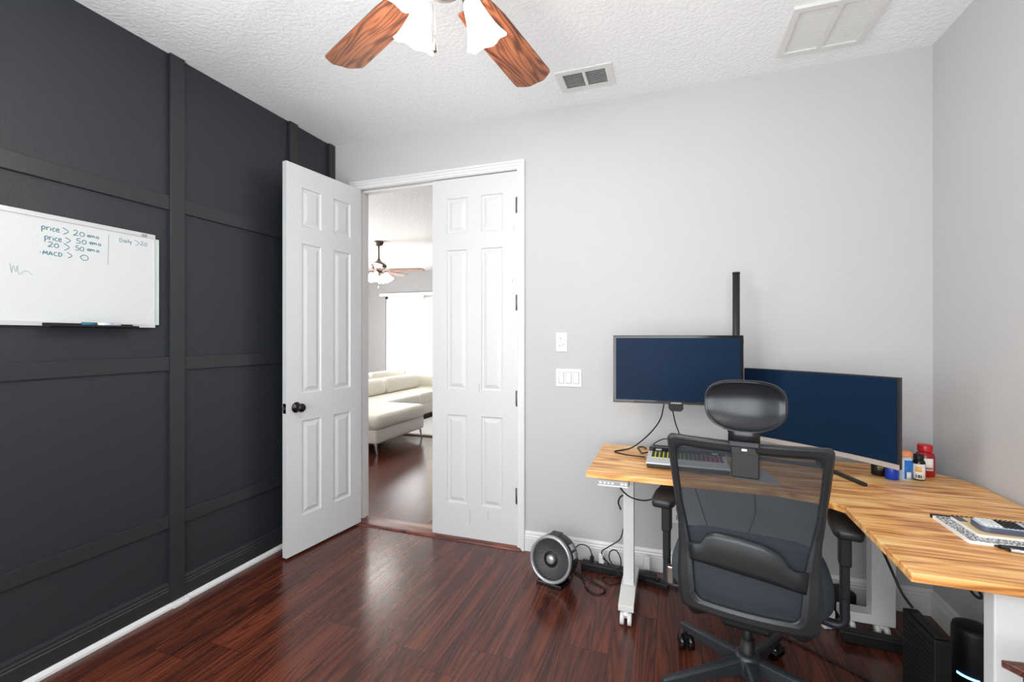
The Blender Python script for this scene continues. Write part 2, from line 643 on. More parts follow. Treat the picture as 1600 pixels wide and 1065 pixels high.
b.box((XL - 0.12, YB, 0), (DX0 - 0.02, YB2, ZC))
b.box((DX1 + 0.02, YB, 0), (LX1 + 0.1, YB2, ZC))
b.box((DX0 - 0.02, YB, DZ + 0.02), (DX1 + 0.02, YB2, ZC))
struct(b.build('wall_back', M['wall']), 'light grey study wall with the double doors', 'wall')
b = MB()
b.box((XR, YR - 0.12, 0), (XR + 0.12, YB, ZC))
struct(b.build('wall_right', M['wall']), 'light grey wall on the right, beside the desk', 'wall')
WX0, WX1, WZ0, WZ1 = -1.80, 0.72, 0.55, 2.35
b = MB()
b.box((XL, YR - 0.12, 0), (WX0, YR, ZC))
b.box((WX1, YR - 0.12, 0), (XR, YR, ZC))
b.box((WX0, YR - 0.12, 0), (WX1, YR, WZ0))
b.box((WX0, YR - 0.12, WZ1), (WX1, YR, ZC))
struct(b.build('wall_rear', M['wall']), 'light grey wall with the study window', 'wall')
# living room walls
SX0, SX1, SZ = -5.86, -3.95, 2.24
b = MB()
b.box((LX0 - 0.1, LY1, 0), (SX0, LY1 + 0.12, ZC))
b.box((SX1, LY1, 0), (LX1 + 0.1, LY1 + 0.12, ZC))
b.box((SX0, LY1, SZ), (SX1, LY1 + 0.12, ZC))
struct(b.build('wall_far', M['lwall']), 'grey far wall of the living room with the sliding glass door', 'wall')
b = MB()
b.box((LX0 - 0.1, YB2, 0), (LX0, 3.6, ZC))
b.box((LX0 - 0.1, 6.2, 0), (LX0, LY1, ZC))
b.box((LX0 - 0.1, 3.6, 0), (LX0, 6.2, 0.35))
b.box((LX0 - 0.1, 3.6, 2.45), (LX0, 6.2, ZC))
b.box((LX0, YB2 - 0.12, 0), (XL - 0.12, YB2, ZC))
struct(b.build('wall_west', M['lwall']), 'grey side wall of the living room with an unseen wide opening added for light', 'wall')
b = MB()
b.box((LX1, YB2, 0), (LX1 + 0.1, LY1, ZC))
struct(b.build('wall_east', M['lwall']), 'grey living room wall', 'wall')

# study window frame
b = MB()
for x0, x1 in ((WX0, WX0 + 0.05), (WX1 - 0.05, WX1), ((WX0 + WX1) / 2 - 0.025, (WX0 + WX1) / 2 + 0.025)):
    b.box((x0, YR - 0.08, WZ0), (x1, YR - 0.03, WZ1))
for z0, z1 in ((WZ0, WZ0 + 0.05), (WZ1 - 0.05, WZ1)):
    b.box((WX0, YR - 0.085, z0), (WX1, YR - 0.025, z1))
struct(b.build('window_2', M['white_trim']), 'white frame of the study window', 'window')

b = MB()
b.ring((VY0, 0.62, VY1, 2.36), (VY0 + 0.045, 0.665, VY1 - 0.045, 2.315), -0.09, -0.03, Matrix.Translation((XL, 0, 0)) @ Matrix(((0, 0, 1, 0), (1, 0, 0, 0), (0, 1, 0, 0), (0, 0, 0, 1))))
struct(b.build('added_left_window', M['white_trim']), 'white frame of an unseen window added to the accent wall for light', 'window')

# left wall battens and rails (board and batten)
tn = [0]


def trim(lo, hi, m, label, bev=0.002):
    tn[0] += 1
    bb = MB()
    bb.box(lo, hi, bev)
    return struct(bb.build('trim_%d' % tn[0], m), label, 'trim')


BT = 0.02
battens = [(YR, YR + 0.06), (0.825, 0.895), (1.579, 1.651), (2.335, 2.402), (2.70, YB)]
for y0, y1 in battens:
    trim((XL, y0, 0.028), (XL + BT, y1, ZC), M['black_trim'], 'vertical charcoal batten on the accent wall')
for (a0, a1), (b0, b1) in zip(battens, battens[1:]):
    for zb, zt in ((1.985, 2.057), (1.185, 1.253), (0.400, 0.466)):
        if a1 < 0 and zb > 1:
            a1 = VY1 + 0.002
        elif a1 > 0.6 and a1 < 0.7:
            a1 = YR + 0.06
        trim((XL, a1, zb), (XL + 0.014, b0, zt), M['black_trim'], 'horizontal charcoal rail between two battens')


def base_profile(b, x0, x1, y_wall, sign, h, t=0.014, mi=0):
    """profiled baseboard along X with its back on y_wall, facing sign"""
    prof = [(0, 0), (t, 0), (t, h * 0.66), (t * 0.72, h * 0.70), (t * 0.9, h * 0.75), (t * 0.62, h * 0.82), (t * 0.7, h * 0.88), (t * 0.35, h), (0, h)]
    rows = [[(xx, y_wall + sign * d, z) for d, z in prof] for xx in (x0, x1)]
    V = b.grid(rows, mi, smooth=False)
    for r_ in V:
        b.bm.faces.new(r_)


b = MB()
base_profile(b, YR, YB, 0, -1, 0.132)
ob = b.build('baseboard_left', M['black_trim'])
ob.location = (XL, 0, 0)
ob.rotation_euler = (0, 0, R(90))
struct(ob, 'charcoal profiled baseboard of the accent wall', 'baseboard')
b = MB()
for y0, y1, o_ in ((YR, 1.583, 0), (1.583, 1.66, 0.008), (1.662, YB, 0)):
    pr = [(0.0, 0.0), (0.022 + o_, 0.0), (0.022 + o_, 0.012), (0.017 + o_, 0.021), (0.010, 0.026), (0, 0.026)]
    V = b.grid([[(XL + 0.014 + d - 0.006, yy, z) for d, z in pr] for yy in (y0, y1)], smooth=False)
    for r_ in V:
        b.bm.faces.new(r_)
struct(b.build('trim_60', M['white_trim']), 'white quarter round strip along the foot of the accent wall', 'trim')
b = MB()
base_profile(b, -0.874, XR, YB, -1, 0.125)
struct(b.build('baseboard_back', M['white_trim']), 'white profiled baseboard below the grey wall', 'baseboard')
b = MB()
base_profile(b, YR, YB - 0.014, 0, 1, 0.125)
ob = b.build('baseboard_right', M['white_trim'])
ob.location = (XR, 0, 0)
ob.rotation_euler = (0, 0, R(90))
struct(ob, 'white profiled baseboard of the right wall', 'baseboard')
# outlines
b = MB()
base_profile(b, LX0, LX1, LY1, -1, 0.12)
struct(b.build('baseboard_far', M['white_trim']), 'white baseboard of the living room far wall', 'baseboard')

# door casing with stepped profile and jambs
b = MB()
cy = YB


prof = [(0.004, 0.0), (0.004, 0.009), (0.010, 0.012), (0.022, 0.012), (0.024, 0.017), (0.038, 0.018), (0.041, 0.024), (0.053, 0.024), (0.055, 0.020), (0.055, 0.0)]
rows = []
for fx_, fz in ((lambda o: DX0 - o, lambda o: 0.0), (lambda o: DX0 - o, lambda o: DZ + o), (lambda o: DX1 + o, lambda o: DZ + o), (lambda o: DX1 + o, lambda o: 0.0)):
    rows.append([(fx_(o), cy - d, fz(o)) for o, d in prof])
V = b.grid(rows, smooth=False)
struct(b.build('trim_61', M['white_trim']), 'white stepped casing around the double doorway', 'trim')
b = MB()
b.box((DX0 - 0.02, YB - 0.003, 0), (DX0, YB2 + 0.01, DZ))
b.box((DX1, YB - 0.003, 0), (DX1 + 0.02, YB2 + 0.01, DZ))
b.box((DX0 - 0.02, YB - 0.003, DZ), (DX1 + 0.02, YB2 + 0.01, DZ + 0.02))
b.box((DX0, YB + 0.045, 0), (DX0 + 0.012, YB + 0.085, DZ - 0.012))
b.box((DX1 - 0.012, YB + 0.045, 0), (DX1, YB + 0.085, DZ - 0.012))
b.box((DX0, YB + 0.045, DZ - 0.012), (DX1, YB + 0.085, DZ))
struct(b.build('trim_62', M['white_trim']), 'white jamb and stop lining the double doorway', 'trim')
b = MB()
b.prism([(YB - 0.035, 0), (YB + 0.13, 0), (YB + 0.12, 0.008), (YB + 0.05, 0.016), (YB - 0.015, 0.012), (YB - 0.03, 0.008)], DX0 - 0.02, DX1 + 0.03,
        Matrix(((0, 0, 1, 0), (1, 0, 0, 0), (0, 1, 0, 0), (0, 0, 0, 1))))
struct(b.build('trim_63', M['threshold']), 'red brown wooden threshold strip in the doorway', 'trim')

# ------------------------------------------------------------------ doors
PANELS = [(0.100, 0.250), (0.352, 0.502)]
ROWS = [(0.222, 0.815), (0.985, 1.925), (2.035, 2.275)]
LEAFW = 0.612


def leaf(name, label):
    """door leaf: x 0..LEAFW, y 0..0.035 (both faces panelled), z 0..2.40"""
    H_ = 2.405
    b = MB()
    xs = sorted(set([0, LEAFW] + [v for p in PANELS for v in p]))
    zs = sorted(set([0, H_] + [v for p in ROWS for v in p]))
    for yf, sg in ((0.0, 1), (0.035, -1)):
        for i in range(len(xs) - 1):
            for j in range(len(zs) - 1):
                x0, x1, z0, z1 = xs[i], xs[i + 1], zs[j], zs[j + 1]
                if (x0, x1) in PANELS and (z0, z1) in ROWS:
                    steps = [(0, 0), (0.006, 0.009), (0.016, 0.010), (0.040, 0.0015)]
                    rings = []
                    for ins, dep in steps:
                        y = yf + sg * dep
                        rings.append([(x0 + ins, y, z0 + ins), (x1 - ins, y, z0 + ins), (x1 - ins, y, z1 - ins), (x0 + ins, y, z1 - ins)])
                    V = b.grid(rings, close_u=True, smooth=False)
                    b.bm.faces.new(V[-1])
                else:
                    b.bm.faces.new([b.bm.verts.new(p) for p in ((x0, yf, z0), (x1, yf, z0), (x1, yf, z1), (x0, yf, z1))])
    for q in (((0, 0, 0), (0, 0.035, 0), (0, 0.035, H_), (0, 0, H_)), ((LEAFW, 0, 0), (LEAFW, 0.035, 0), (LEAFW, 0.035, H_), (LEAFW, 0, H_)),
              ((0, 0, 0), (LEAFW, 0, 0), (LEAFW, 0.035, 0), (0, 0.035, 0)), ((0, 0, H_), (LEAFW, 0, H_), (LEAFW, 0.035, H_), (0, 0.035, H_))):
        b.bm.faces.new([b.bm.verts.new(p) for p in q])
    bmesh.ops.remove_doubles(b.bm, verts=b.bm.verts[:], dist=0.0002)
    o = b.build(name, M['door'])
    return struct(o, label, 'door')


def knob(parent, x, y, z, sgn):
    b = MB()
    mt = Matrix.Translation((x, y, z)) @ Matrix.Rotation(R(-90) * sgn, 4, 'X')
    b.lathe([(0, 0), (0.032, 0), (0.033, 0.003), (0.030, 0.008), (0.014, 0.012), (0.011, 0.020), (0.011, 0.030), (0.018, 0.034), (0.026, 0.043), (0.027, 0.052), (0.022, 0.061), (0.010, 0.066), (0, 0.067)], mt, 32)
    o = b.build('door_handle', M['bronze'], parent)
    o['label'] = 'dark nickel round door knob'
    return o


ZL = 0.014
# closed leaf, hinged on the right jamb
d1 = leaf('door_2', 'closed white six panel door leaf hinged at its right')
d1.location = (DX1 - 0.003, YB + 0.041, ZL)
d1.rotation_euler = (0, 0, R(180))
b = MB()
b.box((LEAFW - 0.012, -0.012, 0.0), (LEAFW + 0.014, 0.0, 2.405), 0.002)
b.build('astragal', M['door'], d1)
for hz in (0.32, 0.945, 1.56, 2.185):
    b = MB()
    b.cyl((-0.003, 0.041, hz - 0.05), (-0.003, 0.041, hz + 0.05), 0.0075, n=12)
    b.box((-0.001, 0.0352, hz - 0.05), (0.010, 0.0375, hz + 0.05))
    h = b.build('hinge', M['hinge'], d1)
    h['label'] = 'metal door hinge'
b = MB()
for (px_, pz, s_) in ((0.262, 1.06 - 0.06, 0.03), (0.330, 0.14, 0.05), (0.20, 0.17, 0.03), (0.02, 2.04, 0.012), (0.03, 1.70, 0.012), (0.028, 1.62, 0.008)):
    b.box((px_, 0.0350, pz - s_), (px_ + 0.0025, 0.0354, pz + s_))
sc_ = b.build('scuff_marks', M['scuff_gap'], d1)
# latch/strike visible on the free edge of the closed leaf
# open leaf, hinged on the left jamb, swung into the study
d2 = leaf('door_1', 'open white six panel door leaf with a dark knob, swung against the accent wall')
d2.location = (DX0 + 0.003, YB - 0.004, ZL)
d2.rotation_euler = (0, 0, R(-96.6))
knob(d2, 0.545, 0.035, 0.905, 1)
knob(d2, 0.545, 0.0, 0.905, -1)
b = MB()
b.box((LEAFW - 0.001, 0.005, 0.875), (LEAFW + 0.0012, 0.030, 0.935))
b.box((LEAFW, 0.011, 0.897), (LEAFW + 0.009, 0.024, 0.914), 0.002, mi=1)
lt = b.build('latch_plate', [M['bronze'], M['hinge']], d2)
lt['label'] = 'dark latch plate'
for hz in (0.32, 0.945, 1.56, 2.185):
    b = MB()
    b.cyl((-0.003, -0.006, hz - 0.05), (-0.003, -0.006, hz + 0.05), 0.0075, n=12)
    h = b.build('hinge', M['hinge'], d2)

# ------------------------------------------------------------------ ceiling vents
vt = thing('air_vent', 'small white supply vent with two louvred openings near the fan blade', 'vent', (-0.437, 2.478, ZC))
b = MB()
hx, hy = 0.150, 0.103
b.ring((-hx, -hy, hx, hy), (-hx + 0.036, -hy + 0.032, hx - 0.036, hy - 0.032), -0.009, -0.0005)
b.box((-0.008, -hy + 0.032, -0.009), (0.008, hy - 0.032, -0.0005))
b.build('frame', M['white_plastic'], vt)
b = MB()
for cx in (-0.062, 0.062):
    for k in range(9):
        y = -0.063 + k * 0.0158
        b.box((-0.052, -0.0075, -0.0007), (0.052, 0.0075, 0.0007), mtx=Matrix.Translation((cx, y, -0.006)) @ Matrix.Rotation(R(42), 4, 'X'))
b.build('louvre_blades', M['white_plastic'], vt)
b = MB()
b.box((-0.115, -0.072, -0.0012), (0.115, 0.072, -0.0006))
for cx in (-0.113, 0.010):
    for k in range(8):
        b.box((cx + 0.002, -0.062 + k * 0.0158, -0.0078), (cx + 0.012, -0.056 + k * 0.0158, -0.0012))
b.build('duct_opening', M['vent_dark'], vt)

vt = thing('return_air_grille', 'large white square return air grille on the ceiling', 'vent', (0.683, 2.42, ZC))
b = MB()
h_ = 0.180
b.ring((-h_, -h_, h_, h_), (-h_ + 0.028, -h_ + 0.028, h_ - 0.028, h_ - 0.028), -0.016, -0.0005)
b.box((-0.012, -h_ + 0.028, -0.016), (0.012, h_ - 0.028, -0.0005))
b.build('frame', M['white_plastic'], vt)
b = MB()
for cx in (-0.082, 0.082):
    for k in range(26):
        y = -0.146 + k * 0.0117
        b.box((-0.071, -0.0062, -0.0006), (0.071, 0.0062, 0.0006), mtx=Matrix.Translation((cx, y, -0.0085)) @ Matrix.Rotation(R(6), 4, 'X'))
b.build('louvre_blades', M['white_plastic'], vt)
b = MB()
b.box((-0.16, -0.16, -0.0015), (0.16, 0.16, -0.0006))
b.build('duct_opening', M['scuff_gap'], vt)  # flat grey sheet, its colour stands for the dim duct behind the slats

# ------------------------------------------------------------------ wall plates
pl = thing('wall_dial_plate', 'single white wall plate with small holes above the triple light switch', 'wall plate', (-0.633, YB, 1.322))
b = MB()
b.box((-0.036, -0.006, -0.059), (0.036, -0.0002, 0.059), 0.002)
b.build('cover_plate', M['white_plastic'], pl)
b = MB()
for x, z, r_ in ((-0.006, 0.022, 0.0045), (-0.010, 0.006, 0.003), (-0.012, -0.022, 0.004), (0.004, -0.020, 0.003), (0.010, -0.014, 0.003)):
    b.cyl((x, -0.0068, z), (x, -0.0055, z), r_, n=12)
b.build('holes', M['scuff_gap'], pl)
pl = thing('light_switch', 'triple white rocker light switch beside the closed door', 'light switch', (-0.589, YB, 1.102))
b = MB()
b.box((-0.080, -0.006, -0.055), (0.080, -0.0002, 0.055), 0.002)
b.build('cover_plate', M['white_plastic'], pl)
for k in (-1, 0, 1):
    b = MB()
    b.box((-0.0155, -0.003, -0.033), (0.0155, 0.0, 0.033), 0.001, Matrix.Translation((k * 0.046, -0.0075, 0)) @ Matrix.Rotation(R(4 if k < 0 else -3), 4, 'X'))
    rk = b.build('rocker', M['white_plastic'], pl)
    b = MB()
    b.ring((-0.0180, -0.0355, 0.0180, 0.0355), (-0.0160, -0.0335, 0.0160, 0.0335), 0.0058, 0.0064, Matrix.Translation((k * 0.046, 0, 0)) @ Matrix.Rotation(R(90), 4, 'X'))
    b.build('rocker_gap', M['scuff_gap'], rk)  # thin grey ring standing for the shaded groove around the rocker
for X, cz, lab in ((0.047, 0.35, 'white wall outlet plate behind the left armrest of the office chair'),):
    pl = thing('wall_outlet', lab, 'outlet', (X, YB, cz))
    b = MB()
    b.box((-0.036, -0.006, -0.058), (0.036, -0.0002, 0.058), 0.002)
    b.build('cover_plate', M['white_plastic'], pl)
    for s_ in (-1, 1):
        b = MB()
        b.box((-0.015, -0.0085, s_ * 0.024 - 0.014), (0.015, -0.005, s_ * 0.024 + 0.014), 0.003)
        b.build('socket', M['grey_plastic'], pl)

# ------------------------------------------------------------------ whiteboard on the accent wall
wb = thing('whiteboard', 'white dry erase board with teal handwriting on the charcoal wall', 'whiteboard', (XL + 0.003, 0.0, 0.0))
b = MB()
b.box((0, 0.722, 1.411), (0.018, 1.5005, 1.826))
b.build('writing_surface', M['board'], wb)
b = MB()
b.ring((0.712, 1.397, 1.5035, 1.842), (0.724, 1.413, 1.4995, 1.824), -0.001, 0.024, Matrix(((0, 0, 1, 0), (1, 0, 0, 0), (0, 1, 0, 0), (0, 0, 0, 1))))
b.build('frame', M['alu'], wb)
b = MB()
b.box((0.0, 1.5036, 1.410), (0.018, 1.525, 1.824), 0.002)
e_ = b.build('side_edge', M['mint'], wb)
e_['label'] = 'pale green side edge strip'
b = MB()
b.box((0.022, 1.443, 1.826), (0.028, 1.466, 1.838), 0.002)
b.build('clip', M['grey_plastic'], wb)
tr = thing('marker_tray', 'black narrow marker tray clipped under the whiteboard', 'tray', (XL + 0.027, 0, 0))
b = MB()
b.box((0.0, 1.085, 1.392), (0.055, 1.405, 1.396), 0.001)
b.box((0.0, 1.085, 1.392), (0.004, 1.405, 1.409), 0.001)
b.box((0.050, 1.085, 1.392), (0.055, 1.400, 1.402), 0.001)
b.build('tray', M['dull_black'], tr)
mk = thing('dry_erase_marker', 'teal and white dry erase marker lying on the tray', 'marker', (XL + 0.060, 1.2, 1.4055))
b = MB()
b.cyl((0, -0.002, 0), (0, 0.048, 0), 0.0085, n=16)
b.build('cap', M['teal'], mk)
b = MB()
b.cyl((0, 0.048, 0), (0, 0.135, 0), 0.0082, n=16)
b.build('barrel', M['white_plastic'], mk)
b = MB()
b.cyl((0, 0.072, 0.0002), (0, 0.108, 0.0002), 0.00835, n=16)
b.build('print', M['calc_light'], mk)
mk2 = thing('marker_pen', 'thin black marker lying behind the teal marker', 'marker', (XL + 0.042, 1.25, 1.403))
b = MB()
b.cyl((0, 0, 0), (0, 0.125, 0), 0.0062, 0.0055, n=12)
b.build('barrel', M['dull_black'], mk2)

FONT = {
    'p': (0.75, [[(0.05, 0.75), (0.08, -0.5)], [(0.06, 0.6), (0.35, 0.85), (0.6, 0.6), (0.4, 0.15), (0.08, 0.15)]]),
    'r': (0.6, [[(0.05, 0.75), (0.08, 0)], [(0.08, 0.45), (0.25, 0.75), (0.5, 0.72)]]),
    'i': (0.3, [[(0.1, 0.65), (0.12, 0.02)], [(0.12, 1.0), (0.14, 1.05)]]),
    'c': (0.6, [[(0.5, 0.65), (0.25, 0.75), (0.05, 0.35), (0.22, 0.0), (0.5, 0.1)]]),
    'e': (0.65, [[(0.08, 0.35), (0.5, 0.45), (0.4, 0.75), (0.12, 0.6), (0.08, 0.2), (0.3, 0.0), (0.62, 0.12)]]),
    'm': (0.95, [[(0.03, 0.0), (0.08, 0.65), (0.28, 0.6), (0.35, 0.05)], [(0.33, 0.4), (0.5, 0.7), (0.66, 0.5), (0.72, 0.02)]]),
    'a': (0.7, [[(0.5, 0.6), (0.2, 0.65), (0.05, 0.25), (0.25, 0.0), (0.48, 0.3), (0.5, 0.65), (0.56, 0.0)]]),
    '>': (1.0, [[(0.0, 1.15), (0.8, 0.5), (0.1, -0.2)]]),
    '2': (0.8, [[(0.05, 0.95), (0.35, 1.15), (0.55, 0.85), (0.3, 0.35), (0.0, 0.0), (0.35, 0.1), (0.68, 0.02)]]),
    '0': (0.8, [[(0.3, 0.95), (0.02, 0.5), (0.25, 0.0), (0.6, 0.25), (0.58, 0.8), (0.28, 0.95)]]),
    '5': (0.75, [[(0.6, 1.1), (0.15, 1.05), (0.1, 0.6), (0.5, 0.55), (0.5, 0.08), (0.0, 0.02)]]),
    'M': (1.0, [[(0.0, 0.0), (0.12, 0.95), (0.4, 0.3), (0.68, 0.95), (0.78, 0.0)]]),
    'A': (0.85, [[(0.0, 0.0), (0.3, 1.0), (0.62, 0.0)], [(0.12, 0.35), (0.5, 0.35)]]),
    'C': (0.8, [[(0.6, 0.85), (0.3, 1.0), (0.03, 0.5), (0.28, 0.0), (0.62, 0.12)]]),
    'D': (0.85, [[(0.08, 1.0), (0.08, 0.0)], [(0.0, 1.0), (0.5, 0.9), (0.62, 0.45), (0.4, 0.05), (0.02, 0.0)]]),
    'l': (0.3, [[(0.1, 1.1), (0.12, 0.0)]]),
    'y': (0.7, [[(0.02, 0.65), (0.22, 0.1)], [(0.5, 0.65), (0.2, -0.5)]]),
    '-': (0.55, [[(0.0, 0.5), (0.35, 0.5)]]),
    '.': (0.3, [[(0.1, 0.45), (0.13, 0.48)]]),
    ' ': (0.5, []),
}


def write(b, s, y, z, h, w_=None, r_=0.0019, slope=0.0, mi=0):
    """handwriting on the board; w_ = total width to fit"""
    tot = sum(FONT[c][0] for c in s)
    k = h if w_ is None else w_ / tot
    for c in s:
        adv, strokes = FONT[c]
        for st in strokes:
            pts = [(0.0, y + (px_ + random.uniform(-.03, .03)) * k, z + pz * h + slope * px_ * k) for px_, pz in st]
            b.tube(pts, r_, 6, mi=mi, sub=3)
        y += adv * k
    return y


LINES = [
    [('.', 1.062, 1.772, 0.014, None), ('price', 1.086, 1.778, 0.018, 0.058), ('>', 1.153, 1.777, 0.020, 0.024), ('20', 1.188, 1.776, 0.020, 0.042), ('.ema', 1.230, 1.779, 0.012, 0.050)],
    [('.', 1.070, 1.741, 0.014, None), ('price', 1.095, 1.740, 0.018, 0.056), ('>', 1.162, 1.742, 0.017, 0.021), ('50', 1.198, 1.745, 0.019, 0.038), ('.ema', 1.238, 1.750, 0.012, 0.050)],
    [('.', 1.072, 1.709, 0.014, None), ('20', 1.106, 1.713, 0.018, 0.038), ('>', 1.156, 1.712, 0.021, 0.024), ('50', 1.195, 1.715, 0.018, 0.032), ('.ema', 1.229, 1.720, 0.012, 0.052)],
    [('-', 1.081, 1.681, 0.012, None), ('MACD', 1.090, 1.680, 0.015, 0.064), ('>', 1.168, 1.681, 0.017, 0.019), ('0', 1.210, 1.677, 0.024, 0.037)],
    [('Daily', 1.356, 1.783, 0.016, 0.052), ('>', 1.418, 1.781, 0.019, 0.024), ('20', 1.442, 1.783, 0.016, 0.032)]]
for q, ln in enumerate(LINES):
    for s_, y_, z_, h_, w_ in ln:
        b = MB()
        write(b, s_, y_, z_, h_, w_, r_=0.0015 if q < 4 else 0.0011)
        hw_ = b.build('handwritten_word', M['ink'], wb)
        hw_.location = (0.0184, 0, 0)
        hw_.scale = (0.25, 1, 1)
b = MB()
b.tube([(0, 1.314, 1.806), (0, 1.313, 1.74), (0, 1.311, 1.672)], 0.0012, 6)
hg = b.build('divider_line', M['ink_grey'], wb)
hg.location = (0.0184, 0, 0)
hg.scale = (0.25, 1, 1)
b = MB()
b.tube([(0, 0.995, 1.63), (0, 1.000, 1.595), (0, 1.004, 1.622), (0, 1.012, 1.60), (0, 1.016, 1.624), (0, 1.020, 1.592), (0, 1.034, 1.604), (0, 1.046, 1.606), (0, 1.060, 1.592)], 0.0009, 6)
hg = b.build('scribble', M['ink_grey'], wb)
hg.location = (0.0184, 0, 0)
hg.scale = (0.25, 1, 1)

# ------------------------------------------------------------------ ceiling fans


def blade_bm(L0, L1, wd):
    """blade along +x from L0 to L1, scalloped tip"""
    hw = wd / 2
    pts = [(L0, -hw * 0.74), (L0 + 0.10, -hw * 0.88), (L1 - 0.050, -hw), (L1 - 0.034, -hw * 0.98), (L1 - 0.026, -hw * 0.86), (L1 - 0.010, -hw * 0.62), (L1, -hw * 0.38), (L1 - 0.002, 0),
           (L1, hw * 0.38), (L1 - 0.010, hw * 0.62), (L1 - 0.026, hw * 0.86), (L1 - 0.034, hw * 0.98), (L1 - 0.050, hw), (L0 + 0.10, hw * 0.88), (L0, hw * 0.74)]
    b = MB()
    b.prism(pts, -0.004, 0.004, bev=0.0012)
    return b


def ceiling_fan(label, loc, blades, shades, zb, lamp, drop=0.0, glow='glow', R1=0.645, pw=0.142, metal='fan_metal', soff=None):
    x, y, zc = loc
    t = thing('ceiling_fan', label, 'ceiling fan', (x, y, zc))
    zb -= zc
    b = MB()
    b.lathe([(0, -0.0005), (0.068, -0.0005), (0.070, -0.015), (0.055, -0.055), (0.03, -0.068), (0, -0.068)])
    b.build('canopy', M[metal], t)
    b = MB()
    b.cyl((0, 0, -0.06), (0, 0, zb + 0.15), 0.0125)
    b.build('downrod', M[metal], t)
    b = MB()
    b.lathe([(0, zb + 0.175), (0.02, zb + 0.17), (0.028, zb + 0.14), (0.06, zb + 0.115), (0.105, zb + 0.085), (0.115, zb + 0.06), (0.108, zb + 0.035), (0.085, zb + 0.018), (0.06, zb + 0.004), (0.05, zb - 0.02), (0, zb - 0.02)])
    b.build('motor_housing', M[metal], t)
    for a in blades:
        rt = Matrix.Rotation(R(a), 4, 'Z') @ Matrix.Translation((0, 0, zb)) @ Matrix.Rotation(R(-9), 4, 'X')
        bo = blade_bm(0.17, R1, pw).build('blade', M['blade'], t)
        bo.matrix_local = rt
        b = MB()
        b.prism([(0.055, -0.012), (0.12, -0.012), (0.20, -0.040), (0.235, -0.030), (0.215, 0.0), (0.235, 0.030), (0.20, 0.040), (0.12, 0.012), (0.055, 0.012)], 0.0045, 0.009)
        io = b.build('blade_iron', M[metal], bo)
    b = MB()
    b.lathe([(0, zb - 0.02), (0.045, zb - 0.02), (0.062, zb - 0.035), (0.062, zb - 0.055), (0.03, zb - 0.075), (0.012, zb - 0.085), (0, zb - 0.09)])
    b.build('light_kit', M[metal], t)
    for k, a in enumerate(shades):
        ca, sa = math.cos(R(a)), math.sin(R(a))
        b = MB()
        b.tube([(ca * 0.04, sa * 0.04, zb - 0.045), (ca * 0.085, sa * 0.085, zb - 0.04), (ca * 0.105, sa * 0.105, zb - 0.055)], 0.007, 8)
        arm = b.build('lamp_arm', M[metal], t)
        ax = Vector((ca * 0.52, sa * 0.52, -0.85)).normalized()
        mt = Matrix.Translation((ca * 0.100, sa * 0.100, zb - 0.045)) @ ax.to_track_quat('Z', 'Y').to_matrix().to_4x4()
        b = MB()
        pr = [(0.0, 0.0), (0.020, 0.0), (0.026, 0.012), (0.030, 0.03), (0.036, 0.055), (0.046, 0.085), (0.058, 0.110), (0.067, 0.124)]
        V = []
        n = 36
        for j, (r_, z_) in enumerate(pr[1:]):
            amp = 0.0 if j < 4 else (0.017 * (j - 3))
            V.append([mt @ Vector(((r_ * (1 + amp * math.cos(6 * 2 * PI * q / n))) * math.cos(2 * PI * q / n), (r_ * (1 + amp * math.cos(6 * 2 * PI * q / n))) * math.sin(2 * PI * q / n), z_ + amp * 0.06 * math.cos(6 * 2 * PI * q / n))) for q in range(n)])
        b.grid(V, close_u=True)
        so = b.build('lamp_shade', M[glow], t, solid=0.002)
        so['label'] = 'lit white glass shade'
        p = t.matrix_world if False else None
        wp = Vector((x, y, zc)) + (mt @ Vector((0, 0, 0.150)))
        bulb('fan_bulb', wp, lamp, rad=0.045)
    if soff:
        b = MB()
        cx_, cy_, zt, zbm = soff
        b.tube([(cx_, cy_, zt - zc), (cx_, cy_, zbm + 0.04 - zc)], 0.0012, 6, smooth_path=False)
        ch = b.build('pull_chain', M['nickel'], t)
        b = MB()
        b.lathe([(0, 0.045), (0.002, 0.045), (0.003, 0.030), (0.0075, 0.012), (0.0078, 0.006), (0.005, 0.001), (0, 0)], Matrix.Translation((cx_, cy_, zbm - zc)), 16)
        b.build('chain_pull', M['nickel'], ch)
    return t


ceiling_fan('wooden bladed ceiling fan with lit glass shades at the top edge of the photo', (-0.645, 1.215, ZC), [154.4 - 72.8 * k for k in range(5)], [151, 58, 257], 2.45, 8.5, R1=0.682, pw=0.160,
            soff=(0.004, -0.050, 2.40, 2.172))
ceiling_fan('bronze ceiling fan with white glass lamps seen through the doorway', (-4.068, 5.70, ZC), [16 + 72 * k for k in range(5)], [15, 105, 195, 285], 2.345, 4.5, glow='glow2', R1=0.68, pw=0.13,
            soff=(0.0, -0.01, 2.2, 2.07))

# ------------------------------------------------------------------ living room
win = thing('window_1', 'white sliding glass door at the far wall of the living room', 'sliding door', (SX0, LY1, 0))
win['kind'] = 'structure'
b = MB()
wS = SX1 - SX0
for x0, x1 in ((0, 0.05), (0.93, 1.02), (wS - 0.05, wS)):
    b.box((x0, 0.02, 0), (x1, 0.08, SZ), 0.003)
b.box((0, 0.02, SZ - 0.06), (wS, 0.08, SZ), 0.003)
b.box((0, 0.02, 0), (wS, 0.08, 0.07), 0.003)
b.box((0.15, 0.03, 0.07), (0.19, 0.07, SZ - 0.06))
b.build('window_frame', M['white_trim'], win)
g = G('window_glass')
tr_ = g.n('ShaderNodeBsdfTransparent')
gl_ = g.n('ShaderNodeBsdfGlossy', i_Roughness=0.02)
mx_ = g.n('ShaderNodeMixShader', i_0=0.06)
g.t.links.new(tr_.outputs[0], mx_.inputs[1])
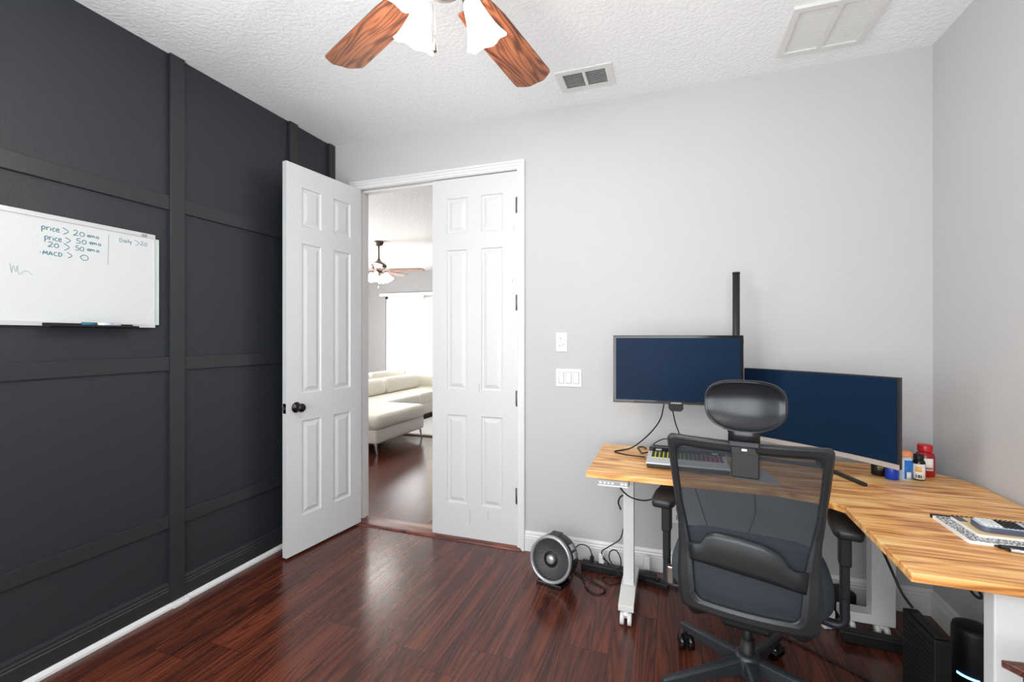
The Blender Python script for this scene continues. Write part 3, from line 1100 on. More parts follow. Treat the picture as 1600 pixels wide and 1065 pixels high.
g.t.links.new(gl_.outputs[0], mx_.inputs[2])
g.t.links.new(mx_.outputs[0], g.out.inputs[0])
b = MB()
b.box((0.05, 0.048, 0.07), (wS - 0.05, 0.052, SZ - 0.06))
b.build('pane', g.m, win)
b = MB()
b.box((-0.09, -0.10, SZ - 0.005), (wS + 0.09, -0.001, SZ + 0.055), 0.004)
tag(b.build('blind_valance', M['white_trim']), 'white blind valance above the sliding glass door', 'valance')
bpy.data.objects['blind_valance'].location = (SX0, LY1, 0)
b = MB()
for k in range(7):
    b.box((1.0 + k * 0.03, -0.07, 0.05), (1.003 + k * 0.03, -0.01, SZ - 0.01))
vb = b.build('vertical_blind', M['white_trim'])
vb.location = (SX0, LY1, 0)
tag(vb, 'white vertical blind slats gathered at the sliding glass door', 'blind')
# outside
b = MB()
b.box((-14, 8.57, -0.08), (4, 16, -0.02))
tag(b.build('patio', M['patio']), 'bright concrete patio outside the sliding door', 'patio', kind='structure')
b = MB()
b.box((-5.9, 10.6, -0.02), (-4.2, 10.8, 0.0 + 3.2))
tag(b.build('patio_column', M['lanai']), 'cream stucco patio wall outside the sliding door', 'wall', kind='structure')
bs = thing('garden_shrub', 'pale green shrub outside the sliding glass door', 'shrub', (-7.15, 11.2, -0.02))
b = MB()
for k in range(700):
    v = Vector((random.gauss(0, 1), random.gauss(0, 1), random.gauss(0, 1))).normalized() * (random.random() ** 0.35)
    p = Vector((v.x * 0.45, v.y * 0.5, 1.75 + v.z * 0.75))
    e = Euler((random.uniform(0, 6), random.uniform(0, 6), random.uniform(0, 6))).to_matrix().to_4x4()
    q = b.bm
    f = q.faces.new([q.verts.new(p + e @ Vector(c)) for c in ((-0.05, 0, 0), (0, -0.02, 0.01), (0.07, 0, 0), (0, 0.02, 0.01))])
b.build('foliage', M['leaf'], bs)
b = MB()
b.cyl((0, 0, 0), (0, 0, 1.6), 0.05, 0.03)
b.build('trunk', M['mahogany'], bs)

# sectional sofa
sf = thing('sectional_sofa', 'cream leather sectional sofa with a chaise in the living room', 'sofa', (0, 0, 0))


def cushion(lo, hi, bev, name, puff=0.0, rx=0, ry=0, parent=sf, m='leather'):
    b = MB()
    c = Vector([(lo[i] + hi[i]) / 2 for i in range(3)])
    d = [hi[i] - lo[i] for i in range(3)]
    b.box([-v / 2 for v in d], [v / 2 for v in d], bev, seg=4)
    for f in b.bm.faces:
        f.smooth = True
    o = b.build(name, M[m], parent)
    o.matrix_local = Matrix.Translation(c) @ Matrix.Rotation(rx, 4, 'X') @ Matrix.Rotation(ry, 4, 'Y')
    return o


cushion((-4.95, 4.36, 0.13), (-3.14, 5.42, 0.30), 0.03, 'chaise_base')
cushion((-4.35, 4.33, 0.285), (-3.10, 5.43, 0.46), 0.075, 'chaise_cushion')
cushion((-4.95, 5.43, 0.08), (-3.82, 8.1, 0.28), 0.03, 'sofa_base')
cushion((-4.40, 5.45, 0.26), (-3.80, 6.42, 0.44), 0.06, 'seat_cushion')
cushion((-4.40, 6.43, 0.26), (-3.80, 7.40, 0.44), 0.06, 'seat_cushion')
cushion((-4.95, 7.42, 0.08), (-2.6, 8.1, 0.44), 0.06, 'corner_seat')
for y0, y1 in ((4.36, 5.30), (5.32, 6.34), (6.36, 7.38)):
    cushion((-4.66, y0, 0.40), (-4.36, y1, 0.68), 0.09, 'back_cushion', ry=R(-14))
    cushion((-4.86, y0 + 0.01, 0.57), (-4.66, y1 - 0.01, 0.76), 0.06, 'headrest', ry=R(-10))
cushion((-4.98, 4.34, 0.10), (-4.74, 8.1, 0.62), 0.05, 'sofa_back')
cushion((-4.66, 7.50, 0.40), (-2.6, 7.80, 0.72), 0.08, 'back_cushion', rx=R(10))
for x, y in ((-3.17, 4.40), (-3.17, 5.38), (-4.90, 4.40)):
    b = MB()
    b.tube([(x - 0.05, y, 0.145), (x - 0.015, y, 0.12), (x, y, 0.06), (x + 0.012, y, 0.0)], lambda t: 0.020 - 0.012 * t, 10)
    l_ = b.build('leg', M['chrome'], sf)
    l_['label'] = 'polished metal leg'
b = MB()
b.box((-3.78, 5.50, 0.012), (-0.9, 7.3, 0.022), 0.004)
rg = thing('area_rug', 'white area rug with a dark edge in front of the sofa', 'rug')
b.build('pile', M['rug'], rg)
b = MB()
b.box((-3.80, 5.46, 0.0), (-0.88, 7.32, 0.014))
b.build('dark_edge', M['mahogany'], rg)  # dark slab that shows as a thin edge around the pile
th = thing('thermostat', 'small white thermostat on the living room wall past the door jamb', 'thermostat', (-6.33, LY1, 1.06))
b = MB()
b.box((-0.05, -0.02, -0.07), (0.05, 0, 0.07), 0.006)
b.build('case', M['white_plastic'], th)

# ------------------------------------------------------------------ desk
DZT = 0.745
dk = thing('standing_desk', 'L shaped standing desk with a wood grain top and white steel legs', 'desk')
b = MB()
b.prism([(-0.358, 2.043), (0.40, 2.040), (0.52, 2.005), (0.591, 1.928), (0.587, 1.443), (1.195, 1.443), (1.195, 2.36), (1.180, 2.44), (1.10, 2.56), (1.02, 2.625), (-0.358, 2.625)],
        DZT - 0.025, DZT, bev=0.003)
b.build('desktop', M['desk'], dk)


def post(x0, x1, y0, y1, z0, z1, name='leg', bev=0.004):
    b = MB()
    b.box((x0, y0, z0), (x1, y1, z1), bev)
    return b.build(name, M['desk_white'], dk)


post(-0.222, -0.170, 2.335, 2.385, 0.10, DZT - 0.026)
post(0.855, 0.945, 2.455, 2.52, 0.10, DZT - 0.026)
post(0.782, 0.865, 1.50, 1.545, 0.10, DZT - 0.026)
b = MB()    # foot under the left leg
b.prism([(2.19, 0.062), (2.60, 0.062), (2.60, 0.085), (2.40, 0.115), (2.32, 0.115), (2.19, 0.090)], -0.232, -0.160,
        Matrix(((0, 0, 1, 0), (1, 0, 0, 0), (0, 1, 0, 0), (0, 0, 0, 1))), bev=0.003)
b.build('foot', M['desk_white'], dk)
b = MB()
b.box((0.74, 2.455, 0.062), (0.945, 2.53, 0.105), 0.005)
b.build('foot', M['desk_white'], dk)
b = MB()
b.box((0.782, 1.46, 0.062), (0.865, 1.80, 0.10), 0.005)
b.build('foot', M['desk_white'], dk)
b = MB()
b.box((-0.17, 2.34, DZT - 0.065), (0.88, 2.38, DZT - 0.027), 0.003)
b.box((0.80, 1.545, DZT - 0.065), (0.84, 2.46, DZT - 0.027), 0.003)
b.build('top_rail', M['desk_white'], dk)
for x, y in ((-0.196, 2.205), (-0.196, 2.57), (0.77, 2.49), (0.90, 2.49), (0.823, 1.49), (0.823, 1.77)):
    b = MB()
    for s_ in (-1, 1):
        b.cyl((x + s_ * 0.008, y - 0.008, 0.0275), (x + s_ * 0.026, y - 0.008, 0.0275), 0.0273, n=24)
    b.cyl((x, y, 0.03), (x, y, 0.064), 0.012, n=12)
    b.lathe([(0, 0), (0.018, 0), (0.020, 0.004), (0.014, 0.012), (0, 0.013)], Matrix.Translation((x + 0.0, y - 0.006, 0.045)), 16)
    b.build('caster', M['white_plastic'], dk)
kp = MB()
kp.box((-0.305, 2.030, 0.695), (-0.170, 2.085, 0.719), 0.004)
kpo = kp.build('height_controller', M['grey_plastic'], dk)
kpo['label'] = 'grey push button height controller'
for x0, x1 in ((-0.296, -0.286), (-0.278, -0.268), (-0.261, -0.251), (-0.244, -0.234), (-0.205, -0.192), (-0.188, -0.177)):
    b = MB()
    b.box((x0, 2.0285, 0.705), (x1, 2.031, 0.713))
    b.build('button', M['white_plastic'], kpo)
b = MB()
b.box((-0.303, 2.028, 0.6955), (-0.172, 2.0305, 0.7005))
b.build('light_strip', M['white_plastic'], kpo)

# ------------------------------------------------------------------ pole and monitors
ml = thing('monitor_pole', 'black round monitor mounting pole clamped to the back of the desk', 'monitor pole', (0.321, 2.585, DZT))
b = MB()
b.cyl((0, 0, 0), (0, 0, 0.936), 0.0175, n=24)
b.build('pole', M['black_plastic'], ml)
b = MB()
b.cyl((0, 0, 0.93), (0, 0, 0.94), 0.0182, n=24)
b.build('end_cap', M['dull_black'], ml)
b = MB()
b.box((-0.045, -0.05, 0.0005), (0.045, 0.036, 0.012), 0.003)
b.build('clamp', M['black_plastic'], ml)
b = MB()
b.cyl((0, 0, 0.40), (0, 0, 0.45), 0.028, n=24)
b.box((-0.30, -0.075, 0.41), (0.01, -0.045, 0.44), 0.006)
b.cyl((0, 0, 0.425), (0, -0.06, 0.425), 0.018, n=16)
b.cyl((-0.29, -0.06, 0.425), (-0.29, -0.135, 0.425), 0.018, n=16)
b.box((-0.34, -0.145, 0.375), (-0.24, -0.138, 0.475), 0.002)
b.build('arm', M['black_plastic'], ml)

# monitor 1: flat, 27 inch
W1, H1 = 0.600, 0.337
m1 = thing('monitor', 'flat black monitor with a dark blank screen, mounted higher on the left', 'monitor', (0.0275, 2.358, 1.0235), R(3.25))
b = MB()
b.box((-W1 / 2, 0, 0), (W1 / 2, 0.022, H1), 0.003)
b.box((-0.20, 0.020, 0.05), (0.20, 0.045, 0.28), 0.012)
b.build('casing', M['gloss_black'], m1)
b = MB()
b.box((-W1 / 2 + 0.014, -0.0012, 0.016), (W1 / 2 - 0.014, 0.0005, H1 - 0.013))
b.build('screen', M['screen'], m1)
b = MB()
b.box((-W1 / 2 + 0.1, -0.002, 0.001), (W1 / 2 - 0.16, 0.0005, 0.010), 0.001)
b.build('lower_bezel', M['black_plastic'], m1)
text_obj('brand_lettering', 'SAMSUNG', 0.0105, Matrix.Translation((0.0, -0.0026, 0.0055)) @ Matrix.Rotation(R(90), 4, 'X'), M['label_white'], m1)
b = MB()
b.prism([(-0.034, 0), (-0.034, -0.022), (-0.022, -0.034), (0.022, -0.034), (0.034, -0.022), (0.034, 0)], 0.002, 0.024,
        Matrix(((1, 0, 0, 0.0), (0, 0, 1, 0), (0, 1, 0, -0.0005), (0, 0, 0, 1))))
so_ = b.build('stand_socket', M['dull_black'], m1)
b = MB()
b.box((W1 / 2 - 0.0005, 0.003, 0.30), (W1 / 2 + 0.002, 0.018, 0.325))
b.build('side_tab', M['silver'], m1)

# monitor 2: curved on a stand
m2 = thing('monitor', 'curved dark screen monitor with silver lower bezel on the corner of the desk', 'monitor', (0.627, 2.427, 0.83), R(-42.8))
W2, H2 = 0.665, 0.362
Rc = 1.8


def curved(x, y, z):
    a = x / Rc
    return (Rc * math.sin(a), -(Rc - Rc * math.cos(a)) * 1.0 + y, z)


def curved_slab(b, x0, x1, z0, z1, y0, y1, n=24, mi=0):
    rows = []
    for k in range(n + 1):
        x = x0 + (x1 - x0) * k / n
        rows.append([curved(x, y0, z0), curved(x, y0, z1), curved(x, y1, z1), curved(x, y1, z0)])
    V = b.grid(rows, mi, close_u=True, smooth=False)
    b.bm.faces.new(V[0])
    b.bm.faces.new(V[-1])


b = MB()
curved_slab(b, -W2 / 2, W2 / 2, 0.0, H2, 0, 0.022)
b.box((-0.18, 0.012, 0.06), (0.18, 0.05, 0.30), 0.014)
b.build('casing', M['black_plastic'], m2)
b = MB()
curved_slab(b, -W2 / 2 + 0.005, W2 / 2 - 0.009, 0.022, H2 - 0.006, -0.0012, 0.0004)
b.build('screen', M['screen'], m2)
b = MB()
curved_slab(b, -W2 / 2, W2 / 2, -0.0005, 0.020, -0.0022, 0.0004)
b.build('lower_bezel', M['chin'], m2)
b = MB()
b.box((-0.022, 0.045, 0.20 - 0.83 + 0.0 + 0.6), (0.022, 0.075, 0.16), 0.005)
b.box((-0.022, 0.045, DZT - 0.83 + 0.012), (0.022, 0.070, 0.16), 0.005)
b.build('stand_neck', M['black_plastic'], m2)
b = MB()
zf = DZT - 0.83 + 0.0005
for sx in (-1, 1):
    ex, ey = sx * 0.235, -0.075
    dx, dy = ex - 0.0, ey - 0.055
    L = math.hypot(dx, dy)
    nx, ny = -dy / L * 0.012, dx / L * 0.012
    b.prism([(nx, 0.055 + ny), (ex + nx * 0.8, ey + ny * 0.8), (ex - nx * 0.8, ey - ny * 0.8), (-nx, 0.055 - ny)], zf, zf + 0.013, bev=0.002)
b.build('stand_foot', M['black_plastic'], m2)

# ------------------------------------------------------------------ laptop on a cooling pad
lp = thing('laptop', 'open laptop with backlit keys lying in front of the left monitor', 'laptop', (0.072, 2.185, DZT), R(-1))
b = MB()
b.box((-0.175, 0.012, 0.002), (0.175, 0.235, 0.022), 0.004)
b.build('base', M['black_plastic'], lp)
b = MB()
b.box((-0.178, 0.0, 0.022), (0.178, 0.245, 0.030), 0.003)
b.build('palm_rest', M['palm'], lp)
b = MB()
b.box((-0.176, 0.222, 0.030), (0.176, 0.246, 0.050), 0.003)
b.build('rear_hinge_bar', M['gloss_black'], lp)
b = MB()
b.box((-0.160, 0.100, 0.030), (0.160, 0.215, 0.0305))
b.build('key_backlight', M['keys'], lp)
b = MB()
for r_ in range(5):
    for c_ in range(17):
        x = -0.152 + c_ * 0.0190
        y = 0.112 + r_ * 0.0225
        b.box((x - 0.0072, y - 0.0075, 0.0306), (x + 0.0072, y + 0.0075, 0.0335), 0.001, seg=1)
kk = b.build('keyboard_keys', M['keycap'], lp)
b = MB()
b.box((-0.178, 0.0, -0.004), (0.178, 0.165, 0.004), 0.003)
ld = b.build('lid', M['gloss_black'], lp)
ld.matrix_local = Matrix.Translation((0, 0.250, 0.030)) @ Matrix.Rotation(R(-5), 4, 'X')
b = MB()
b.box((-0.166, 0.012, 0.0042), (0.166, 0.155, 0.0046))
b.build('screen', M['screen'], ld)
for s_ in (-1, 1):
    b = MB()
    b.box((s_ * 0.13 - 0.014, 0.219, 0.036), (s_ * 0.13 + 0.014, 0.2225, 0.044), 0.001)
    b.build('hinge', M['grey_plastic'], lp)

b = MB()
b.prism([(0.262, 2.150), (0.430, 2.118), (0.405, 2.345), (0.268, 2.350)], DZT + 0.0005, DZT + 0.0025)
tag(b.build('paper_sheet', M['paper_mat']), 'grey sheet lying on the desk right of the laptop', 'paper')

# ------------------------------------------------------------------ pill bottles


def bottle(name, label, loc, parts, rz=0):
    t = thing(name, label, 'bottle', (loc[0], loc[1], DZT), rz)
    for nm, m_, prof in parts:
        b = MB()
        b.lathe(prof, None, 32)
        b.build(nm, M[m_], t)
    return t


def patch(parent, name, m_, r_, a0, a1, z0, z1, sq=1.0):
    b = MB()
    b.grid([[(r_ * math.cos(R(a0 + (a1 - a0) * k / 10)), r_ * math.sin(R(a0 + (a1 - a0) * k / 10)), z) for k in range(11)] for z in (z0, z1)])
    return b.build(name, M[m_], parent, solid=0.0004)


rb = bottle('supplement_bottle', 'large red bottle with a red ribbed cap, rightmost of the desk bottles', (1.055, 2.475), [
    ('body', 'red', [(0, 0), (0.030, 0), (0.0335, 0.004), (0.0335, 0.085), (0.030, 0.098), (0.020, 0.106), (0.019, 0.110)]),
    ('cap', 'red_cap', [(0.0, 0.108), (0.026, 0.108), (0.0265, 0.112), (0.0265, 0.132), (0.0245, 0.137), (0, 0.137)])])
pa = patch(rb, 'paper_label', 'label_white', 0.0338, -150, -60, 0.030, 0.082)
patch(pa, 'label_stripe', 'red', 0.0342, -140, -70, 0.038, 0.043)
bk = bottle('supplement_bottle', 'small black bottle with a white and orange label in front of the red one', (1.000, 2.397), [
    ('body', 'gloss_black', [(0, 0), (0.020, 0), (0.0225, 0.003), (0.0225, 0.075), (0.019, 0.084), (0.013, 0.088)]),
    ('cap', 'dull_black', [(0, 0.087), (0.0165, 0.087), (0.017, 0.09), (0.017, 0.108), (0, 0.108)])])
pa = patch(bk, 'paper_label', 'label_white', 0.0228, -170, -40, 0.006, 0.070)
patch(pa, 'orange_print', 'orange2', 0.0232, -140, -85, 0.038, 0.060)
for a in (-135, -118, -108, -95):
    patch(pa, 'dark_print', 'dull_black', 0.0232, a, a + 8, 0.012, 0.025)
bl = bottle('supplement_bottle', 'clear blue labelled bottle with an orange cap beside the curved monitor', (0.958, 2.400), [
    ('body', 'clear', [(0, 0), (0.026, 0), (0.028, 0.003), (0.028, 0.088), (0.024, 0.096), (0.022, 0.1)]),
    ('cap', 'orange', [(0, 0.099), (0.0275, 0.099), (0.028, 0.103), (0.027, 0.114), (0.022, 0.119), (0, 0.120)])])
bl.location.x = 0.948
bl.location.y = 2.392
pa = patch(bl, 'paper_label', 'blue', 0.0283, -110, -20, 0.006, 0.085)
patch(pa, 'white_panel', 'label_white', 0.0287, -95, -60, 0.008, 0.036)
jb = bottle('pill_jar', 'short bright blue jar below the right end of the curved monitor', (0.896, 2.370), [
    ('body', 'deep_blue', [(0, 0), (0.021, 0), (0.0235, 0.003), (0.0235, 0.050), (0.021, 0.055), (0, 0.055)]),
    ('cap', 'white_plastic', [(0, 0.055), (0.021, 0.055), (0.021, 0.066), (0, 0.067)])])
jk = bottle('pill_jar', 'short black jar with gold print beside the blue jar', (0.870, 2.427), [
    ('body', 'dull_black', [(0, 0), (0.025, 0), (0.0275, 0.003), (0.0275, 0.050), (0.025, 0.054), (0, 0.054)]),
    ('cap', 'dull_black', [(0, 0.054), (0.027, 0.054), (0.027, 0.072), (0, 0.073)])])
for k, (a0, a1, z0, z1) in enumerate(((-118, -108, 0.034, 0.042), (-104, -96, 0.034, 0.042), (-92, -84, 0.034, 0.042), (-80, -72, 0.034, 0.042), (-118, -74, 0.0275, 0.029))):
    patch(jk, 'gold_print', 'gold', 0.0279, a0, a1, z0, z1)

# ------------------------------------------------------------------ notebooks, calculator, pens
nb = thing('composition_notebook', 'black and white marbled notebook lying under the kraft pocket notebook', 'notebook', (0.828, 1.70, DZT))


def rrect(x0, x1, y0, y1, r_, n=6):
    pts = []
    for cx, cy_, a in ((x1 - r_, y1 - r_, 0), (x0 + r_, y1 - r_, 90), (x0 + r_, y0 + r_, 180), (x1 - r_, y0 + r_, 270)):
        for k in range(n + 1):
            pts.append((cx + r_ * math.cos(R(a + 90 * k / n)), cy_ + r_ * math.sin(R(a + 90 * k / n))))
    return pts


b = MB()
b.prism(rrect(0.0, 0.26, 0.0, 0.205, 0.012), 0.0005, 0.009)
b.build('pages', M['label_white'], nb)
b = MB()
b.prism(rrect(0.006, 0.26, 0.004, 0.200, 0.012), 0.009, 0.0103)
b.build('cover', M['marble'], nb)
b = MB()
b.prism([(0.0, 0.203), (0.26, 0.203), (0.26, 0.212), (0.0, 0.212)], 0.0005, 0.0112)
b.build('spine_tape', M['dull_black'], nb)
n2 = thing('pocket_notebook', 'kraft coloured notebook with a spiral edge under the calculator', 'notebook', (0.868, 1.735, DZT + 0.0113))
b = MB()
b.prism(rrect(0, 0.20, 0, 0.150, 0.008), 0.0, 0.006)
b.build('pages', M['label_white'], n2)
b = MB()
b.prism(rrect(0.003, 0.20, 0.002, 0.150, 0.008), 0.006, 0.0072)
b.build('cover', M['kraft'], n2)
b = MB()
for k in range(16):
    x = 0.008 + k * 0.0122
    b.tube([(x, 0.150, 0.0), (x, 0.157, 0.004), (x, 0.150, 0.0105), (x, 0.143, 0.009)], 0.0011, 5)
b.build('spiral_wire', M['dull_black'], n2)
b = MB()
b.prism(rrect(0.004, 0.028, 0.105, 0.15, 0.004), 0.0072, 0.0078)
b.build('dark_corner', M['calc_dark'], n2)
ca = thing('graphing_calculator', 'grey scientific calculator with white and black keys lying on the notebook', 'calculator', (0.888, 1.758, DZT + 0.0187), R(-3))
b = MB()
b.prism(rrect(0, 0.185, 0, 0.082, 0.022), 0.0, 0.016, bev=0.003)
b.build('case', M['calc_dark'], ca)
b = MB()
b.prism(rrect(0.004, 0.181, 0.004, 0.078, 0.018), 0.016, 0.0172)
b.build('faceplate', M['calc_light'], ca)
b = MB()
b.box((0.122, 0.012, 0.0172), (0.160, 0.070, 0.0182), 0.0008)
b.build('display', M['lcd'], ca)
b = MB()
for i in range(4):
    for j in range(5):
        b.box((0.012 + i * 0.0105, 0.010 + j * 0.0128, 0.0172), (0.020 + i * 0.0105, 0.0205 + j * 0.0128, 0.0215), 0.001, seg=1)
b.build('number_keys', M['white_plastic'], ca)
b = MB()
for i in range(5):
    for j in range(5):
        b.box((0.056 + i * 0.0105, 0.010 + j * 0.0128, 0.0172), (0.0635 + i * 0.0105, 0.0195 + j * 0.0128, 0.0205), 0.001, seg=1)
b.build('function_keys', M['dull_black'], ca)
b = MB()
b.box((0.0445, 0.012, 0.0172), (0.052, 0.024, 0.0205), 0.001)
b.build('orange_key', M['orange'], ca)
for dx, dy, col, lab in ((0.0, 0.0, 'dull_black', 'black pen beside the marbled notebook, farther from the desk edge'), (0.012, -0.020, 'silver', 'silver barrelled pen beside the black pen, nearer the desk edge')):
    pn = thing('pen', lab, 'pen', (0.893 + dx, 1.690 + dy, DZT + 0.0062), R(-1 - 6 * (dx > 0)))
    b = MB()
    b.cyl((0, 0, 0), (0.135, 0, 0), 0.0055, n=16)
    b.build('barrel', M[col], pn)
    b = MB()
    b.cyl((0.02, 0, 0.0055), (0.06, 0, 0.0055), 0.0012, n=8)
    b.cyl((-0.012, 0, 0), (0.0, 0, 0), 0.002, 0.0052, n=12)
    b.build('clip_and_tip', M['dull_black'], pn)

# ------------------------------------------------------------------ office chair
CH = thing('office_chair', 'black mesh back office chair with a headrest, seen from behind at the desk', 'office chair', (0.274, 1.896, 0), R(-9.5))
# local frame: x right, y forward, z up


def hwo(z):
    P = [(0.442, 0.190), (0.492, 0.200), (0.562, 0.206), (0.642, 0.203), (0.722, 0.204), (0.802, 0.212), (0.892, 0.221), (0.972, 0.227), (1.062, 0.232)]
    return interp(P, z)


def hwi(z):
    P = [(0.442, 0.140), (0.492, 0.146), (0.562, 0.152), (0.642, 0.160), (0.722, 0.176), (0.802, 0.190), (0.892, 0.198), (0.972, 0.203), (1.062, 0.207)]
    return interp(P, z)


def interp(P, z):
    if z <= P[0][0]:
        return P[0][1]
    for (a, va), (c, vc) in zip(P, P[1:]):
        if z <= c:
            t = (z - a) / (c - a)
            return va + (vc - va) * t
    return P[-1][1]


def yb(x, z):
    """depth of the backrest surface"""
    base = interp([(0.42, -0.255), (0.52, -0.262), (0.64, -0.250), (0.74, -0.252), (0.86, -0.275), (1.06, -0.325)], z)
    return base - 0.028 - 0.035 * (1 - min(1, (x / 0.22) ** 2))


ZT, ZB = 1.032, 0.452


def unit_rr(rx, rz, n=26, m=8):
    """rounded square outline in -1..1"""
    P = []
    for cx, cz, a0 in ((1, 1, 0), (-1, 1, 90), (-1, -1, 180), (1, -1, 270)):
        for k in range(m + 1):
            a = R(a0 + 90 * k / m)
            P.append((cx * (1 - rx) + rx * math.cos(a), cz * (1 - rz) + rz * math.sin(a)))
        a = R(a0 + 90)
        p = P[-1]
        nx_, nz_ = {0: (-1, 1), 90: (-1, -1), 180: (1, -1), 270: (1, 1)}[a0]
        q = (nx_ * (1 - rx) + rx * math.cos(a), nz_ * (1 - rz) + rz * math.sin(a))
        for k in range(1, n):
            P.append((p[0] + (q[0] - p[0]) * k / n, p[1] + (q[1] - p[1]) * k / n))
    return P


fr_rows = []
for (ox, oz), (ix, iz) in zip(unit_rr(0.07, 0.055), unit_rr(0.16, 0.11)):
    zo = (ZT + ZB) / 2 + (ZT - ZB) / 2 * oz
    xo = hwo(zo) * ox
    zti, zbi = ZT - 0.034, ZB + 0.040
    zi = (zti + zbi) / 2 + (zti - zbi) / 2 * iz
    xi = hwi(zi) * ix
    deep = interp([(0.44, 0.044), (0.64, 0.038), (0.79, 0.026), (1.06, 0.022)], zo)
    yo, yi = yb(xo, zo), yb(xi, zi)
    fr_rows.append([(xo, yo - 0.001, zo), (xo, yo + deep, zo), (xi, yi + deep * 0.8, zi), (xi, yi - 0.002, zi), (xi * 0.7 + xo * 0.3, yi * 0.7 + yo * 0.3 - 0.007, zi * 0.7 + zo * 0.3), (xi * 0.25 + xo * 0.75, yi * 0.25 + yo * 0.75 - 0.007, zi * 0.25 + zo * 0.75)])
b = MB()
V = b.grid(fr_rows + [fr_rows[0]], close_u=True, smooth=False)
bmesh.ops.remove_doubles(b.bm, verts=b.bm.verts[:], dist=0.00005)
bf = b.build('backrest_frame', M['chair_plastic'], CH, bevel=0.003)
# rear wings: the frame sides sweep forward at the bottom
for s_ in (-1, 1):
    b = MB()
    pts = [(s_ * 0.172, -0.262, 0.478), (s_ * 0.170, -0.240, 0.445), (s_ * 0.160, -0.20, 0.40), (s_ * 0.12, -0.12, 0.37), (s_ * 0.06, -0.05, 0.36)]
    b.tube(pts, lambda t: 0.020 - 0.002 * t, 12)
    b.build('backrest_bracket', M['chair_plastic'], CH)
b = MB()
rows = []
for j in range(25):
    z = ZB + 0.038 + (ZT - 0.034 - ZB - 0.036) * j / 24
    h_ = hwi(z) + 0.004
    rows.append([(h_ * (-1 + 2 * k / 24), yb(h_ * (-1 + 2 * k / 24), z) + 0.010, z) for k in range(25)])
b.grid(rows)
me_ = b.build('backrest_mesh', M['mesh'], CH)
me_['label'] = 'see-through dark grey mesh'
# lumbar support plate
b = MB()
up_ = [(-0.168, 0.630), (-0.145, 0.632), (-0.128, 0.640), (-0.112, 0.672), (-0.085, 0.682), (-0.02, 0.682), (0.05, 0.672), (0.095, 0.652), (0.115, 0.620), (0.135, 0.606), (0.17, 0.606)]
lo_ = [(-0.162, 0.575), (-0.145, 0.575), (-0.128, 0.575), (-0.112, 0.575), (-0.085, 0.574), (-0.02, 0.570), (0.05, 0.563), (0.095, 0.556), (0.115, 0.552), (0.135, 0.548), (0.162, 0.542)]
rows = []
for j in range(7):
    t = j / 6
    rows.append([(a[0] * (1 - t) + c[0] * t, yb(a[0], 0.64) - 0.010 - 0.006 * math.sin(PI * t), a[1] * (1 - t) + c[1] * t + 0.040) for a, c in zip(up_, lo_)])
b.grid(rows)
b.build('lumbar_support', M['chair_plastic'], CH, solid=0.006)
b = MB()
pts = [(-0.175, 0.668), (-0.15, 0.672), (-0.11, 0.664), (-0.06, 0.678), (0.0, 0.684), (0.06, 0.672), (0.11, 0.655), (0.17, 0.650)]
b.grid([[(x, yb(x, z) + 0.030, z + 0.04) for x, z in pts], [(x, yb(x, z) + 0.034, z - 0.06) for x, z in pts]])
b.build('lumbar_pad', M['seat_fabric'], CH, solid=0.008)
b = MB()
b.box((-0.036, -0.005, -0.075), (0.040, 0.004, 0.012), 0.004, Matrix.Translation((0, yb(0, 0.98) - 0.004, 1.000)))
b.build('headrest_bracket', M['dull_black'], CH)
b = MB()
b.prism([(-0.034, -0.011), (0.034, -0.011), (0.026, 0.011), (-0.034, 0.011)], -0.002, 0.0015, Matrix.Translation((0, yb(0, 1.015) - 0.014, 1.014)) @ Matrix.Rotation(R(90), 4, 'X'))
bd = b.build('badge', M['dull_black'], CH)
b = MB()
b.box((-0.007, -0.0035, -0.003), (0.007, -0.001, 0.003), 0, Matrix.Translation((0, yb(0, 1.015) - 0.014, 1.014)))
b.build('badge_mark', M['label_white'], bd)

# headrest
HZ = 1.148


def hr_out(th_):
    c_, s_ = math.cos(th_), math.sin(th_)
    p_ = 2 / 2.9
    x = 0.109 * math.copysign(abs(c_) ** p_, c_)
    z = 0.071 * math.copysign(abs(s_) ** p_, s_)
    if s_ < 0:
        x *= 1 - 0.20 * s_ * s_
        z *= 1.05
    return x, z


def hr_y(x, z):
    """shell depth: cupped, hollow at the middle seen from behind, rolled at the rim"""
    return 0.030 * (x / 0.11) ** 2 - 0.020 * (z / 0.07) ** 2 + 0.010


b = MB()
n = 64
rows = []
for j in range(0, 17):
    rr = j / 16
    lip = -0.006 * max(0, (rr - 0.86) / 0.14) ** 2 if rr > 0.86 else 0
    rows.append([(x * rr, hr_y(x * rr, z * rr) - 0.012 * rr ** 4 + lip, z * rr) for x, z in (hr_out(2 * PI * k / n) for k in range(n))])
rows.append([(x * 1.0, hr_y(x, z) + 0.002, z * 1.0) for x, z in (hr_out(2 * PI * k / n) for k in range(n))])
b.grid(rows, close_u=True)
bmesh.ops.remove_doubles(b.bm, verts=b.bm.verts[:], dist=0.00005)
hs = b.build('headrest', M['shell'], CH)
hs.matrix_local = Matrix.Translation((0, -0.415, HZ)) @ Matrix.Rotation(R(-6), 4, 'X')
b = MB()
rows = []
for rr, dy in ((0.99, 0.002), (1.035, 0.008), (1.045, 0.020), (1.03, 0.034), (0.97, 0.044), (0.6, 0.050), (0.0, 0.052)):
    rows.append([(x * rr, dy + hr_y(x * rr, z * rr), z * rr + 0.003) for x, z in (hr_out(2 * PI * k / n) for k in range(n))])
b.grid(rows, close_u=True)
b.build('headrest_cushion', M['chair_plastic'], hs)
b = MB()
